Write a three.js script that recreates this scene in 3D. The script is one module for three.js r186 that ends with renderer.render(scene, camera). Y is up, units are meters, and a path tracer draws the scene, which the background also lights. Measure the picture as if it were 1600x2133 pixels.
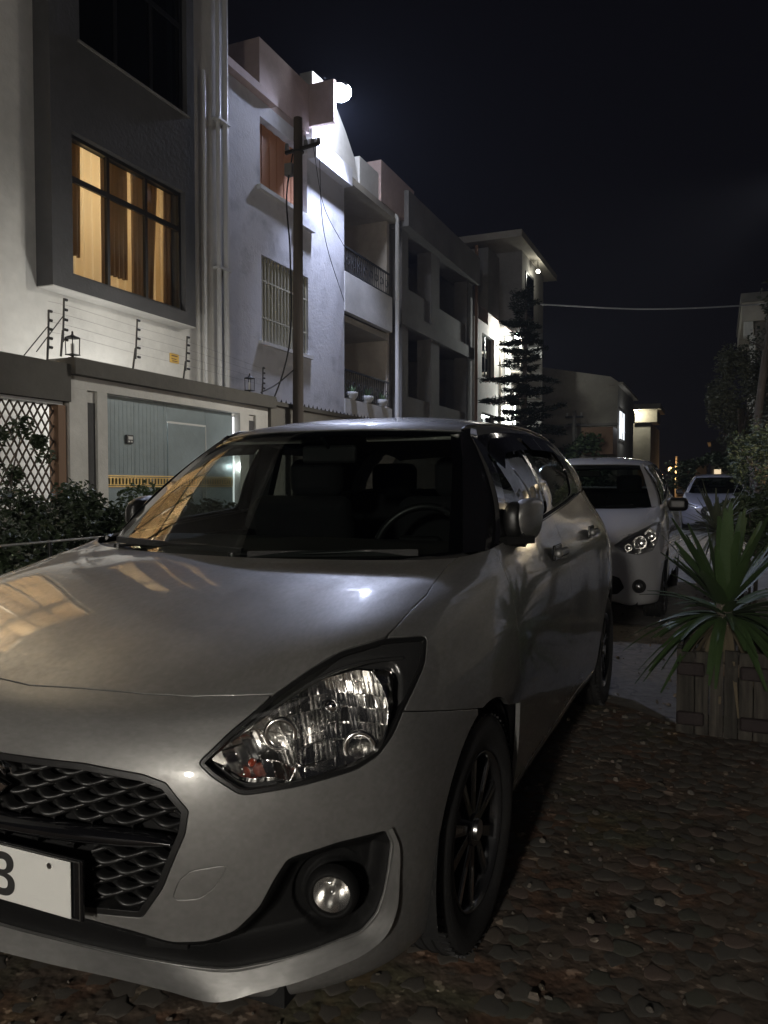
import * as THREE from 'three';
import { mergeGeometries, mergeVertices } from 'three/addons/utils/BufferGeometryUtils.js';
import { RoundedBoxGeometry } from 'three/addons/geometries/RoundedBoxGeometry.js';
import { FontLoader } from 'three/addons/loaders/FontLoader.js';
import { TextGeometry } from 'three/addons/geometries/TextGeometry.js';

// ---------------------------------------------------------------- camera, sky, moon, exposure
// x = right across the street, y = up, s = metres along the street (s = -z)
const scene = new THREE.Scene();
const camera = new THREE.PerspectiveCamera(66.72, 3 / 4, 0.05, 600);
camera.position.set(1.40, 1.215, 1.165);
camera.rotation.order = 'YXZ';
camera.rotation.set(-0.03486, 0.40504, 0);
const renderer = new THREE.WebGLRenderer({ antialias: true });
renderer.toneMapping = THREE.LinearToneMapping;
renderer.toneMappingExposure = 1.0;
renderer.shadowMap.enabled = true;

const skyTex = (() => {                                  // night sky over a town: almost black, slightly blue, a little paler at the horizon
  const w = 64, h = 32, d = new Float32Array(w * h * 4);
  for (let j = 0; j < h; j++) for (let i = 0; i < w; i++) {
    const el = Math.abs((j + .5) / h - .5) * 2, k = Math.pow(1 - el, 3);
    const o = (j * w + i) * 4;
    d[o] = .0019 + .0016 * k; d[o + 1] = .0019 + .0014 * k; d[o + 2] = .0032 + .0010 * k; d[o + 3] = 1;
  }
  const t = new THREE.DataTexture(d, w, h, THREE.RGBAFormat, THREE.FloatType);
  t.mapping = THREE.EquirectangularReflectionMapping; t.magFilter = THREE.LinearFilter; t.minFilter = THREE.LinearFilter; t.needsUpdate = true;
  return t;
})();
scene.background = skyTex; scene.environment = skyTex;

const moon = new THREE.DirectionalLight(new THREE.Color().setRGB(1, .95, .88), 0.012);
moon.position.set(14, 40, 22); moon.castShadow = true; moon.shadow.radius = 20;
moon.shadow.mapSize.set(2048, 2048);
Object.assign(moon.shadow.camera, { left: -40, right: 40, top: 60, bottom: -40, near: 1, far: 160 });
scene.add(moon); scene.add(moon.target);

// ---------------------------------------------------------------- helpers
let seed = 12345;
const rnd = () => { seed = (seed * 1664525 + 1013904223) >>> 0; return seed / 4294967296; };
const rr = (a, b) => a + (b - a) * rnd();
const V = (x, y, s) => new THREE.Vector3(x, y, -s);
const clamp = (x, a, b) => Math.max(a, Math.min(b, x));
const sm = (a, b, x) => { const t = clamp((x - a) / (b - a), 0, 1); return t * t * (3 - 2 * t); };
const lerp = (a, b, t) => a + (b - a) * t;
const lin = (r, g, b) => new THREE.Color().setRGB(r, g, b);
const taken = {};
function numbered(name) { const n = taken[name] = (taken[name] || 0) + 1; return n === 1 ? name : name + '_' + String(n - 1).padStart(3, '0'); }
function mesh(name, geo, mat, parent) {
  const m = new THREE.Mesh(geo, mat); m.name = name; m.castShadow = m.receiveShadow = true; if (parent) parent.add(m); return m;
}
function thing(name, label, category, pos = [0, 0, 0], group) {
  const o = new THREE.Group(); o.name = numbered(name); o.position.copy(V(...pos)); o.userData = { label, category };
  if (group) o.userData.group = group; scene.add(o); return o;
}
function solo(name, geo, mat, label, category, group) {
  const m = mesh(numbered(name), geo, mat, scene); m.userData = { label, category }; if (group) m.userData.group = group; return m;
}
function struct(name, geo, mat) { const m = mesh(name, geo, mat, scene); m.userData = { kind: 'structure' }; return m; }
// every geometry: position, normal, uv; not indexed
function flat(g) {
  g = g.index ? g.toNonIndexed() : g;
  for (const k of Object.keys(g.attributes)) if (!['position', 'normal', 'uv'].includes(k)) g.deleteAttribute(k);
  if (!g.attributes.normal) g.computeVertexNormals();
  if (!g.attributes.uv) g.setAttribute('uv', new THREE.BufferAttribute(new Float32Array(g.attributes.position.count * 2), 2));
  return g;
}
function muv(g, k = 1) {                                 // uv in metres, by the way each triangle faces
  g = flat(g); const p = g.attributes.position, n = g.attributes.normal, uv = g.attributes.uv;
  for (let i = 0; i < p.count; i += 3) {
    const ax = Math.abs(n.getX(i)) + Math.abs(n.getX(i + 1)), ay = Math.abs(n.getY(i)) + Math.abs(n.getY(i + 1)), az = Math.abs(n.getZ(i)) + Math.abs(n.getZ(i + 1));
    for (let j = i; j < i + 3; j++) {
      const x = p.getX(j) * k, y = p.getY(j) * k, z = p.getZ(j) * k;
      if (ax >= ay && ax >= az) uv.setXY(j, z, y); else if (ay >= az) uv.setXY(j, x, z); else uv.setXY(j, x, y);
    }
  }
  return g;
}
const join = a => a.length === 1 ? flat(a[0]) : mergeGeometries(a.map(flat));
const bx = (x0, x1, y0, y1, s0, s1) => { const g = new THREE.BoxGeometry(Math.abs(x1 - x0), Math.abs(y1 - y0), Math.abs(s1 - s0)); g.translate((x0 + x1) / 2, (y0 + y1) / 2, -(s0 + s1) / 2); return muv(g); };
const rb = (w, h, d, r, n = 3) => flat(new RoundedBoxGeometry(w, h, d, n, r));
function bar(a, b, w, h = w) {                            // square bar from a to b (Vector3)
  const d = b.clone().sub(a), L = d.length(), g = new THREE.BoxGeometry(w, h, L);
  const q = new THREE.Quaternion(), m = new THREE.Matrix4();
  m.lookAt(b, a, Math.abs(d.y) > .99 * L ? new THREE.Vector3(1, 0, 0) : new THREE.Vector3(0, 1, 0)); q.setFromRotationMatrix(m);
  g.applyQuaternion(q); g.translate((a.x + b.x) / 2, (a.y + b.y) / 2, (a.z + b.z) / 2); return flat(g);
}
function tube(pts, r, seg = 24, rad = 6) { return flat(new THREE.TubeGeometry(new THREE.CatmullRomCurve3(pts), seg, r, rad, false)); }
function rod(a, b, r0, r1 = r0, rad = 10) {
  const d = b.clone().sub(a), L = d.length(), g = new THREE.CylinderGeometry(r1, r0, L, rad, 1);
  g.applyQuaternion(new THREE.Quaternion().setFromUnitVectors(new THREE.Vector3(0, 1, 0), d.normalize())); g.translate((a.x + b.x) / 2, (a.y + b.y) / 2, (a.z + b.z) / 2); return flat(g);
}
// noise
const hash = (x, y, k = 0) => { let h = (x * 374761393 + y * 668265263 + k * 2147483647) | 0; h = Math.imul(h ^ (h >>> 13), 1274126177); return ((h ^ (h >>> 16)) >>> 0) / 4294967296; };
function vn(x, y, per, k) { const xi = Math.floor(x), yi = Math.floor(y), fx = x - xi, fy = y - yi, u = fx * fx * (3 - 2 * fx), v = fy * fy * (3 - 2 * fy), w = n => ((n % per) + per) % per;
  const a = hash(w(xi), w(yi), k), b = hash(w(xi + 1), w(yi), k), c = hash(w(xi), w(yi + 1), k), d = hash(w(xi + 1), w(yi + 1), k); return a + (b - a) * u + (c - a) * v + (a - b - c + d) * u * v; }
function fbm(x, y, per, oct, k = 0) { let s = 0, a = .5, n = 0; for (let o = 0; o < oct; o++) { s += a * vn(x, y, per, k + o); n += a; a *= .55; x *= 2; y *= 2; per *= 2; } return s / n; }
function tex(n, fn, srgb, metres) {                       // fn(u,v) -> [r,g,b] 0..1
  const d = new Uint8Array(n * n * 4);
  for (let j = 0; j < n; j++) for (let i = 0; i < n; i++) { const c = fn(i / n, j / n), o = (j * n + i) * 4; d[o] = clamp(c[0], 0, 1) * 255; d[o + 1] = clamp(c[1], 0, 1) * 255; d[o + 2] = clamp(c[2], 0, 1) * 255; d[o + 3] = 255; }
  const t = new THREE.DataTexture(d, n, n); t.wrapS = t.wrapT = THREE.RepeatWrapping; t.magFilter = THREE.LinearFilter; t.minFilter = THREE.LinearMipmapLinearFilter; t.generateMipmaps = true;
  if (srgb) t.colorSpace = THREE.SRGBColorSpace; t.repeat.set(1 / metres, 1 / metres); t.needsUpdate = true; return t;
}
const std = (c, rough = .8, metal = 0, extra = {}) => new THREE.MeshStandardMaterial({ color: c, roughness: rough, metalness: metal, ...extra });
const phy = (c, rough, metal, extra) => new THREE.MeshPhysicalMaterial({ color: c, roughness: rough, metalness: metal, ...extra });
// ---------------------------------------------------------------- materials
const plasterMap = tex(512, (u, v) => { const a = fbm(u * 4, v * 4, 4, 5, 1), b = fbm(u * 40, v * 40, 40, 3, 9), st = fbm(u * 14, v * 3, 1, 1, 4); const k = .86 + .12 * (a - .5) * 2 + .06 * (b - .5); return [k, k * .995, k * .985]; }, true, 3.7);
const plasterBump = tex(512, (u, v) => { const b = .6 * fbm(u * 60, v * 60, 60, 3, 21) + .4 * fbm(u * 9, v * 9, 9, 3, 22); return [b, b, b]; }, false, 2.3);
const blotchMap = tex(512, (u, v) => { const a = fbm(u * 7, v * 7, 7, 5, 31), b = fbm(u * 18, v * 18, 18, 4, 33); let k = .92; k -= .10 * sm(.55, .8, a) + .05 * sm(.5, .8, b); return [k, k, k * 1.01]; }, true, 3.1);
const plaster = (r, g, b, map = plasterMap) => std(lin(r, g, b), .9, 0, { map, bumpMap: plasterBump, bumpScale: .006 });
const dustMap = tex(512, (u, v) => { const a = fbm(u * 90, v * 90, 90, 2, 141), b = fbm(u * 6, v * 6, 6, 4, 143); const k = .90 + .10 * (a - .5) + .09 * (b - .5); return [k, k, k * .995]; }, true, 5);
const gritMap = tex(512, (u, v) => { const a = fbm(u * 120, v * 120, 120, 2, 151), b = fbm(u * 8, v * 8, 8, 4, 153); const k = .82 + .22 * (a - .5) + .22 * (b - .5); return [k, k, k]; }, false, 5);
const M = {
  paint: phy(lin(.31, .307, .30), .58, .6, { clearcoat: 1, clearcoatRoughness: .05, map: dustMap, roughnessMap: gritMap }),
  paintWhite: phy(lin(.42, .42, .43), .45, .25, { clearcoat: .9, clearcoatRoughness: .06 }),
  paintGrey: phy(lin(.30, .31, .36), .36, .5, { clearcoat: 1, clearcoatRoughness: .05 }),
  blackPlastic: std(lin(.010, .010, .010), .42),
  pocket: phy(lin(.006, .006, .006), .7, 0, { specularIntensity: .4 }),
  blackGrain: std(lin(.008, .008, .008), .68),
  gloss: phy(lin(.006, .006, .007), .12, 0, { clearcoat: 1, clearcoatRoughness: .03 }),
  void: std(lin(.004, .004, .004), .95),
  chrome: std(lin(.78, .78, .78), .07, 1),
  satin: std(lin(.5, .5, .5), .28, 1),
  reflector: std(lin(.86, .85, .83), .2, 1), bezel: std(lin(.10, .10, .10), .25, .7),
  lens: phy(lin(.97, .97, .96), 0, 0, { transmission: 1, ior: 1.5, thickness: 0 }),
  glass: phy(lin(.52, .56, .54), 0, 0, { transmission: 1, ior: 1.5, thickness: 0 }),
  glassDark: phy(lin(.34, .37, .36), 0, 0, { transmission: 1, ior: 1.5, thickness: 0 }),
  pane: phy(lin(.9, .92, .92), .0, 0, { transmission: 1, ior: 1.5, thickness: 0 }),
  amber: phy(lin(.30, .05, .025), .12, 0, { clearcoat: 1 }),
  rubber: std(lin(.014, .014, .014), .78),
  rimDark: phy(lin(.06, .06, .062), .25, .75, { clearcoat: .6, clearcoatRoughness: .1 }),
  rimBright: std(lin(.6, .6, .6), .22, 1),
  disc: std(lin(.25, .24, .23), .45, 1),
  interior: std(lin(.009, .009, .0095), .75),
  seat: std(lin(.008, .008, .009), .95),
  headliner: std(lin(.30, .29, .27), .95),
  plate: phy(lin(.80, .80, .76), .38, 0, { clearcoat: .4 }),
  plateInk: std(lin(.03, .03, .03), .5),
  iron: std(lin(.02, .02, .02), .6, .2),
  cable: std(lin(.012, .012, .012), .7),
  cableGrey: std(lin(.12, .12, .12), .7),
};
// ---------------------------------------------------------------- ground and road
const fontBold = await new FontLoader().loadAsync('fonts/droid/droid_sans_bold.typeface.json');
const dirtMap = tex(1024, (u, v) => { const a = fbm(u * 6, v * 6, 6, 5, 51), b = fbm(u * 70, v * 70, 70, 3, 53), c = fbm(u * 22, v * 22, 22, 3, 55); let k = .30 + .16 * (a - .5) + .16 * (b - .5); const red = sm(.5, .72, c) * .05, gr = sm(.56, .72, fbm(u * 9, v * 9, 9, 3, 57)) * .035; const peb = b > .74 ? .22 : 0; return [k * 1.10 + red + peb, k * .98 + gr + peb, k * .88 - red * .5 + peb]; }, true, 2.6);
const dirtBump = tex(512, (u, v) => { const b = .5 * fbm(u * 50, v * 50, 50, 4, 61) + .5 * fbm(u * 10, v * 10, 10, 3, 62); return [b, b, b]; }, false, 1.7);
const roadMap = tex(512, (u, v) => { const a = fbm(u * 5, v * 5, 5, 4, 71), b = fbm(u * 90, v * 90, 90, 2, 73); const crack = Math.abs(fbm(u * 6, v * 6, 6, 4, 75) - .5) < .008 ? -.14 : 0; const k = .56 + .14 * (a - .5) + .16 * (b - .5) + crack; return [k, k * .99, k * .97]; }, true, 3.3);
M.dirt = std(lin(.72, .66, .58), .95, 0, { map: dirtMap, bumpMap: dirtBump, bumpScale: .02 });
M.road = std(lin(.46, .46, .45), .85, 0, { map: roadMap, bumpMap: dirtBump, bumpScale: .008 });
const groundY = (x, s) => -.012 + .016 * (fbm(x * 1.3 + 50, s * 1.3 + 50, 4096, 4, 81) - .5) * 2 * sm(40, 6, Math.hypot(x, s));
{
  const axis = (lo, hi, c0, c1, n) => { const a = []; for (let k = 0; k <= n; k++) a.push(lerp(c0, c1, k / n)); for (let k = 1; k <= 24; k++) { a.push(c1 + (hi - c1) * Math.pow(k / 24, 2.5)); a.unshift(c0 + (lo - c0) * Math.pow(k / 24, 2.5)); } return a; };
  const xs = axis(-250, 250, -4, 5, 170), ss = axis(-200, 400, -1.6, 8, 180), pos = [], uv = [], idx = [];
  for (const s of ss) for (const x of xs) { pos.push(x, groundY(x, s), -s); uv.push(x, s); }
  for (let j = 0; j + 1 < ss.length; j++) for (let i = 0; i + 1 < xs.length; i++) { const a = j * xs.length + i, b = a + xs.length; idx.push(a, a + 1, b + 1, a, b + 1, b); }
  const g = new THREE.BufferGeometry(); g.setAttribute('position', new THREE.Float32BufferAttribute(pos, 3)); g.setAttribute('uv', new THREE.Float32BufferAttribute(uv, 2)); g.setIndex(idx); g.computeVertexNormals(); struct('ground', g, M.dirt);
  // worn paving of the roadway; its near edge crumbles into the dirt
  const sh = new THREE.Shape(); const edge = []; for (let k = 0; k <= 60; k++) { const x = lerp(.1, 9, k / 60); edge.push([x, 3.35 - .35 * sm(.3, 1.5, x) + .16 * (fbm(x * 2.2 + 7, 3, 999, 4, 83) - .5) * 2]); }
  sh.moveTo(.1, 30); sh.lineTo(.1, 5.9); for (const e of edge) sh.lineTo(e[0], e[1] + 2.55); sh.lineTo(9, 140); sh.lineTo(-2.2, 140); sh.lineTo(-2.2, 60); sh.closePath();
  const r = new THREE.ShapeGeometry(sh); r.rotateX(-Math.PI / 2); r.translate(0, .012, 0); struct('road', muv(r), M.road);
  const ps = new THREE.Shape(); ps.moveTo(.1, 6.6); for (const e of edge) ps.lineTo(e[0], e[1]); ps.lineTo(9, 6.6); ps.closePath(); const pg = new THREE.ShapeGeometry(ps); pg.rotateX(-Math.PI / 2); pg.translate(0, .008, 0); struct('shaded_pavement', muv(pg), std(lin(.30, .275, .24), .92, 0, { map: roadMap, bumpMap: dirtBump, bumpScale: .015 }));  // near paving: shade of the parked cars put into its darker brown
}
{ // loose gravel: nobody could count it
  const g = new THREE.IcosahedronGeometry(1, 0), n = 3000, im = new THREE.InstancedMesh(g, std(lin(.105, .092, .08), .95), n), m = new THREE.Matrix4(), q = new THREE.Quaternion(), e = new THREE.Euler(), c = new THREE.Color();
  for (let i = 0; i < n; i++) {
    const near = i < 2200, s = near ? rr(-.6, 3.4) : rr(3.2, 9), x = near ? rr(-2.2, 3.4) : rr(.3, 3.5), r = Math.pow(rnd(), 3.2) * .014 + .0022; e.set(rr(0, 6), rr(0, 6), rr(0, 6)); q.setFromEuler(e);
    m.compose(V(x, (s > 3.3 && x > .2 ? .010 : groundY(x, s)) + r * .3, s), q, new THREE.Vector3(r * rr(.8, 1.5), r * rr(.4, .8), r * rr(.8, 1.5))); im.setMatrixAt(i, m); const k = rr(.5, 1.25) * (rnd() < .03 ? 1.6 : 1); c.setRGB(k * rr(.95, 1.1), k, k * rr(.85, 1)); im.setColorAt(i, c);
  }
  im.name = 'gravel'; im.userData = { kind: 'stuff', label: 'loose gravel and grit strewn over the dirt', category: 'gravel' }; im.castShadow = im.receiveShadow = true; scene.add(im);
}
{ // rough cobbles half sunk in the dirt beside and in front of the car
  const vars = []; for (let v = 0; v < 6; v++) { const g = mergeVertices((() => { const q = new THREE.IcosahedronGeometry(1, 1); q.deleteAttribute('normal'); q.deleteAttribute('uv'); return q; })(), 1e-4), p = g.attributes.position; for (let k = 0; k < p.count; k++) { const a = Math.atan2(p.getZ(k), p.getX(k)), f = 1 + .16 * Math.sin(a * 3 + v * 2) + .14 * Math.sin(a * 5 + v * 5) + .1 * (hash(k, v, 3) - .5), y = p.getY(k); p.setXYZ(k, p.getX(k) * f, Math.sign(y) * Math.pow(Math.abs(y), .5) * (1 + .12 * (hash(k, v, 7) - .5)), p.getZ(k) * f); } g.computeVertexNormals(); vars.push(g); }
  const tint = [[.085, .068, .053], [.068, .060, .050], [.092, .066, .053], [.058, .054, .046], [.075, .068, .057], [.060, .060, .046]], mats = tint.map(c => std(lin(...c), .92, 0, { bumpMap: dirtBump, bumpScale: .004 }));
  const list = []; for (let j = 0; j < 58; j++) for (let i = 0; i < 56; i++) { const s = -.75 + j * .074 + rr(-.018, .018), x = -1.6 + i * .084 + (j % 2) * .042 + rr(-.022, .022); if (hash(i, j, 5) < .16) continue; if (s > 3.1 && x > .2) continue; list.push([x, s, rr(.028, .043), rnd() * 6.28, Math.floor(rnd() * 6), Math.floor(rnd() * 6)]); }
  const vis = c => { const dx = c[0] - 1.4, ds = c[1] + 1.165, f = ds * .919 - dx * .394, r = dx * .919 + ds * .394; return f > .8 && Math.abs(r / f) < .52 && !(Math.abs(c[0]) < .84 && c[1] > .12 && c[1] < 3.6) ? f : 99 + f; };
  list.sort((a, b) => vis(a) - vis(b)); const ground = scene.getObjectByName('ground'), q = new THREE.Quaternion(), up = new THREE.Vector3(0, 1, 0), m = new THREE.Matrix4();
  const place = c => { const r = c[2]; q.setFromAxisAngle(up, c[3]); return [V(c[0], groundY(c[0], c[1]) - .0055 + .003 * hash(c[4], c[5], Math.round(c[0] * 50)), c[1]), new THREE.Vector3(r * 1.12, r * .17, r * 1.04)]; };
  list.slice(0, 300).forEach(c => { const [p, sc] = place(c), o = mesh('cobble', vars[c[4]], mats[c[5]], ground); o.position.copy(p); o.quaternion.copy(q); o.scale.copy(sc); });
  const rest = list.slice(300), im = new THREE.InstancedMesh(vars[0], mats[1], rest.length); rest.forEach((c, i) => { const [p, sc] = place(c); m.compose(p, q, sc); im.setMatrixAt(i, m); }); im.name = 'cobbles'; im.userData = { kind: 'stuff' }; im.castShadow = im.receiveShadow = true; ground.add(im);
}
{ // litter
  const g = new THREE.BoxGeometry(.034, .0015, .022, 6, 1, 4), p = g.attributes.position; for (let k = 0; k < p.count; k++) p.setY(k, p.getY(k) + .004 * Math.sin(p.getX(k) * 120)); g.computeVertexNormals(); g.rotateY(.5); g.translate(1.245, groundY(1.245, .33) + .008, -.33); solo('paper_scrap', flat(g), std(lin(.6, .58, .52), .9), 'small white paper scrap on the dirt beside the front wheel', 'litter');
}
// ---------------------------------------------------------------- car body surfaces
const NET = (() => {                                       // 18 columns from the nose round the side to the tail, 11 rows from sill to bonnet / belt line; x, y, s
  const F = [
    [[0,.222,.10],[0,.248,.012],[0,.34,-.015],[0,.5,-.03],[0,.63,-.02],[0,.715,.02],[0,.77,.1],[0,.852,.3],[0,.92,.55],[0,.962,.77],[0,.985,.95]],
    [[.2,.222,.11],[.21,.248,.022],[.22,.34,0],[.22,.5,-.015],[.22,.63,-.005],[.22,.717,.035],[.21,.773,.11],[.2,.856,.305],[.185,.923,.555],[.17,.964,.775],[.165,.986,.955]],
    [[.4,.20,.15],[.42,.228,.062],[.43,.34,.045],[.44,.5,.035],[.44,.63,.045],[.43,.72,.085],[.42,.777,.15],[.4,.864,.33],[.37,.93,.57],[.34,.968,.79],[.33,.988,.965]],
    [[.54,.165,.24],[.565,.192,.135],[.58,.34,.115],[.59,.5,.11],[.585,.63,.12],[.57,.725,.16],[.555,.787,.215],[.53,.875,.37],[.5,.937,.6],[.47,.97,.81],[.46,.99,.985]],
    [[.655,.165,.33],[.685,.192,.225],[.7,.34,.205],[.705,.5,.205],[.7,.63,.215],[.68,.735,.25],[.65,.81,.29],[.625,.887,.42],[.595,.941,.63],[.57,.972,.84],[.565,.992,1.01]],
    [[.745,.165,.45],[.775,.2,.355],[.795,.34,.335],[.8,.5,.335],[.795,.63,.345],[.775,.74,.365],[.735,.83,.4],[.695,.896,.495],[.66,.944,.68],[.64,.974,.87],[.64,.996,1.03]],
    [[.785,.18,.56],[.815,.215,.53],[.835,.34,.515],[.84,.5,.515],[.835,.63,.52],[.82,.75,.525],[.79,.845,.54],[.745,.907,.61],[.705,.949,.755],[.69,.978,.91],[.695,1,1.06]],
    [[.81,.2,.8],[.84,.26,.8],[.856,.36,.8],[.862,.5,.8],[.86,.63,.8],[.85,.75,.8],[.82,.87,.8],[.785,.927,.82],[.755,.96,.88],[.735,.987,.975],[.73,1.008,1.09]],
    [[.8,.2,1.15],[.825,.26,1.15],[.843,.36,1.15],[.855,.5,1.15],[.858,.63,1.15],[.855,.76,1.15],[.835,.88,1.15],[.815,.945,1.15],[.795,.98,1.15],[.78,1.003,1.16],[.768,1.022,1.18]],
  ];
  const side = (s, xs, ys) => F.push(xs.map((x, i) => [x, ys[i], s]));
  side(1.6, [.79,.815,.835,.847,.85,.85,.838,.82,.805,.79,.775], [.2,.25,.36,.5,.63,.76,.88,.945,.99,1.025,1.055]);
  side(2.05, [.79,.815,.835,.847,.85,.85,.84,.822,.8,.782,.765], [.2,.25,.36,.5,.63,.76,.88,.95,1,1.048,1.09]);
  side(2.5, [.79,.815,.838,.85,.853,.855,.85,.835,.805,.775,.75], [.2,.25,.36,.5,.63,.76,.88,.955,1.015,1.072,1.125]);
  side(2.9, [.8,.83,.85,.862,.866,.867,.862,.848,.81,.765,.73], [.2,.25,.36,.5,.63,.76,.88,.96,1.035,1.1,1.16]);
  side(3.25, [.8,.835,.855,.866,.868,.867,.858,.84,.8,.75,.71], [.2,.26,.36,.5,.63,.76,.88,.965,1.04,1.11,1.18]);
  F.push([[.76,.22,3.55],[.8,.27,3.56],[.82,.36,3.57],[.825,.5,3.58],[.825,.63,3.58],[.82,.76,3.57],[.81,.88,3.56],[.79,.965,3.54],[.75,1.045,3.52],[.71,1.12,3.49],[.675,1.19,3.46]]);
  F.push([[.66,.24,3.68],[.7,.28,3.72],[.72,.36,3.74],[.725,.5,3.745],[.72,.63,3.74],[.71,.76,3.725],[.7,.88,3.7],[.685,.965,3.68],[.66,1.045,3.65],[.635,1.12,3.62],[.61,1.19,3.58]]);
  const ty = [.25,.29,.36,.5,.63,.76,.88,.965,1.045,1.12,1.19], ts = [3.76,3.8,3.82,3.825,3.82,3.8,3.77,3.745,3.715,3.68,3.65];
  F.push(ty.map((y, i) => [i > 8 ? .385 : .4, y, ts[i]])); F.push(ty.map((y, i) => [0, y, ts[i] + .027]));
  return F;
})();
function surface(net) {                                    // Catmull-Rom surface through the net, mirrored across x = 0 at both ends
  const nc = net.length, nr = net[0].length, fl = c => c.map(p => [-p[0], p[1], p[2]]);
  const cols = [fl(net[1]), ...net, fl(net[nc - 2])].map(c => { const e = (a, b) => a.map((v, i) => 2 * v - b[i]); return [e(c[0], c[1]), ...c, e(c[nr - 1], c[nr - 2])]; });
  const w4 = t => [(-t + 2 * t * t - t * t * t) / 2, (2 - 5 * t * t + 3 * t * t * t) / 2, (t + 4 * t * t - 3 * t * t * t) / 2, (t * t * t - t * t) / 2];
  return (u, v) => {
    const i = clamp(Math.floor(u), 0, nc - 2), j = clamp(Math.floor(v), 0, nr - 2), a = w4(u - i), b = w4(v - j), o = [0, 0, 0];
    for (let k = 0; k < 4; k++) for (let l = 0; l < 4; l++) { const w = a[k] * b[l], p = cols[i + k][j + l]; o[0] += w * p[0]; o[1] += w * p[1]; o[2] += w * p[2]; }
    return o;
  };
}
const sub3 = (a, b) => [a[0] - b[0], a[1] - b[1], a[2] - b[2]], crs = (a, b) => [a[1] * b[2] - a[2] * b[1], a[2] * b[0] - a[0] * b[2], a[0] * b[1] - a[1] * b[0]], nrm = a => { const l = Math.hypot(...a) || 1; return [a[0] / l, a[1] / l, a[2] / l]; };
function normalOf(S, u, v) { const e = .004, du = sub3(S(u + e, v), S(u - e, v)), dv = sub3(S(u, v + e), S(u, v - e)); const f = a => [a[0], a[1], -a[2]]; return nrm(crs(f(du), f(dv))); }   // in x, y, z
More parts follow.
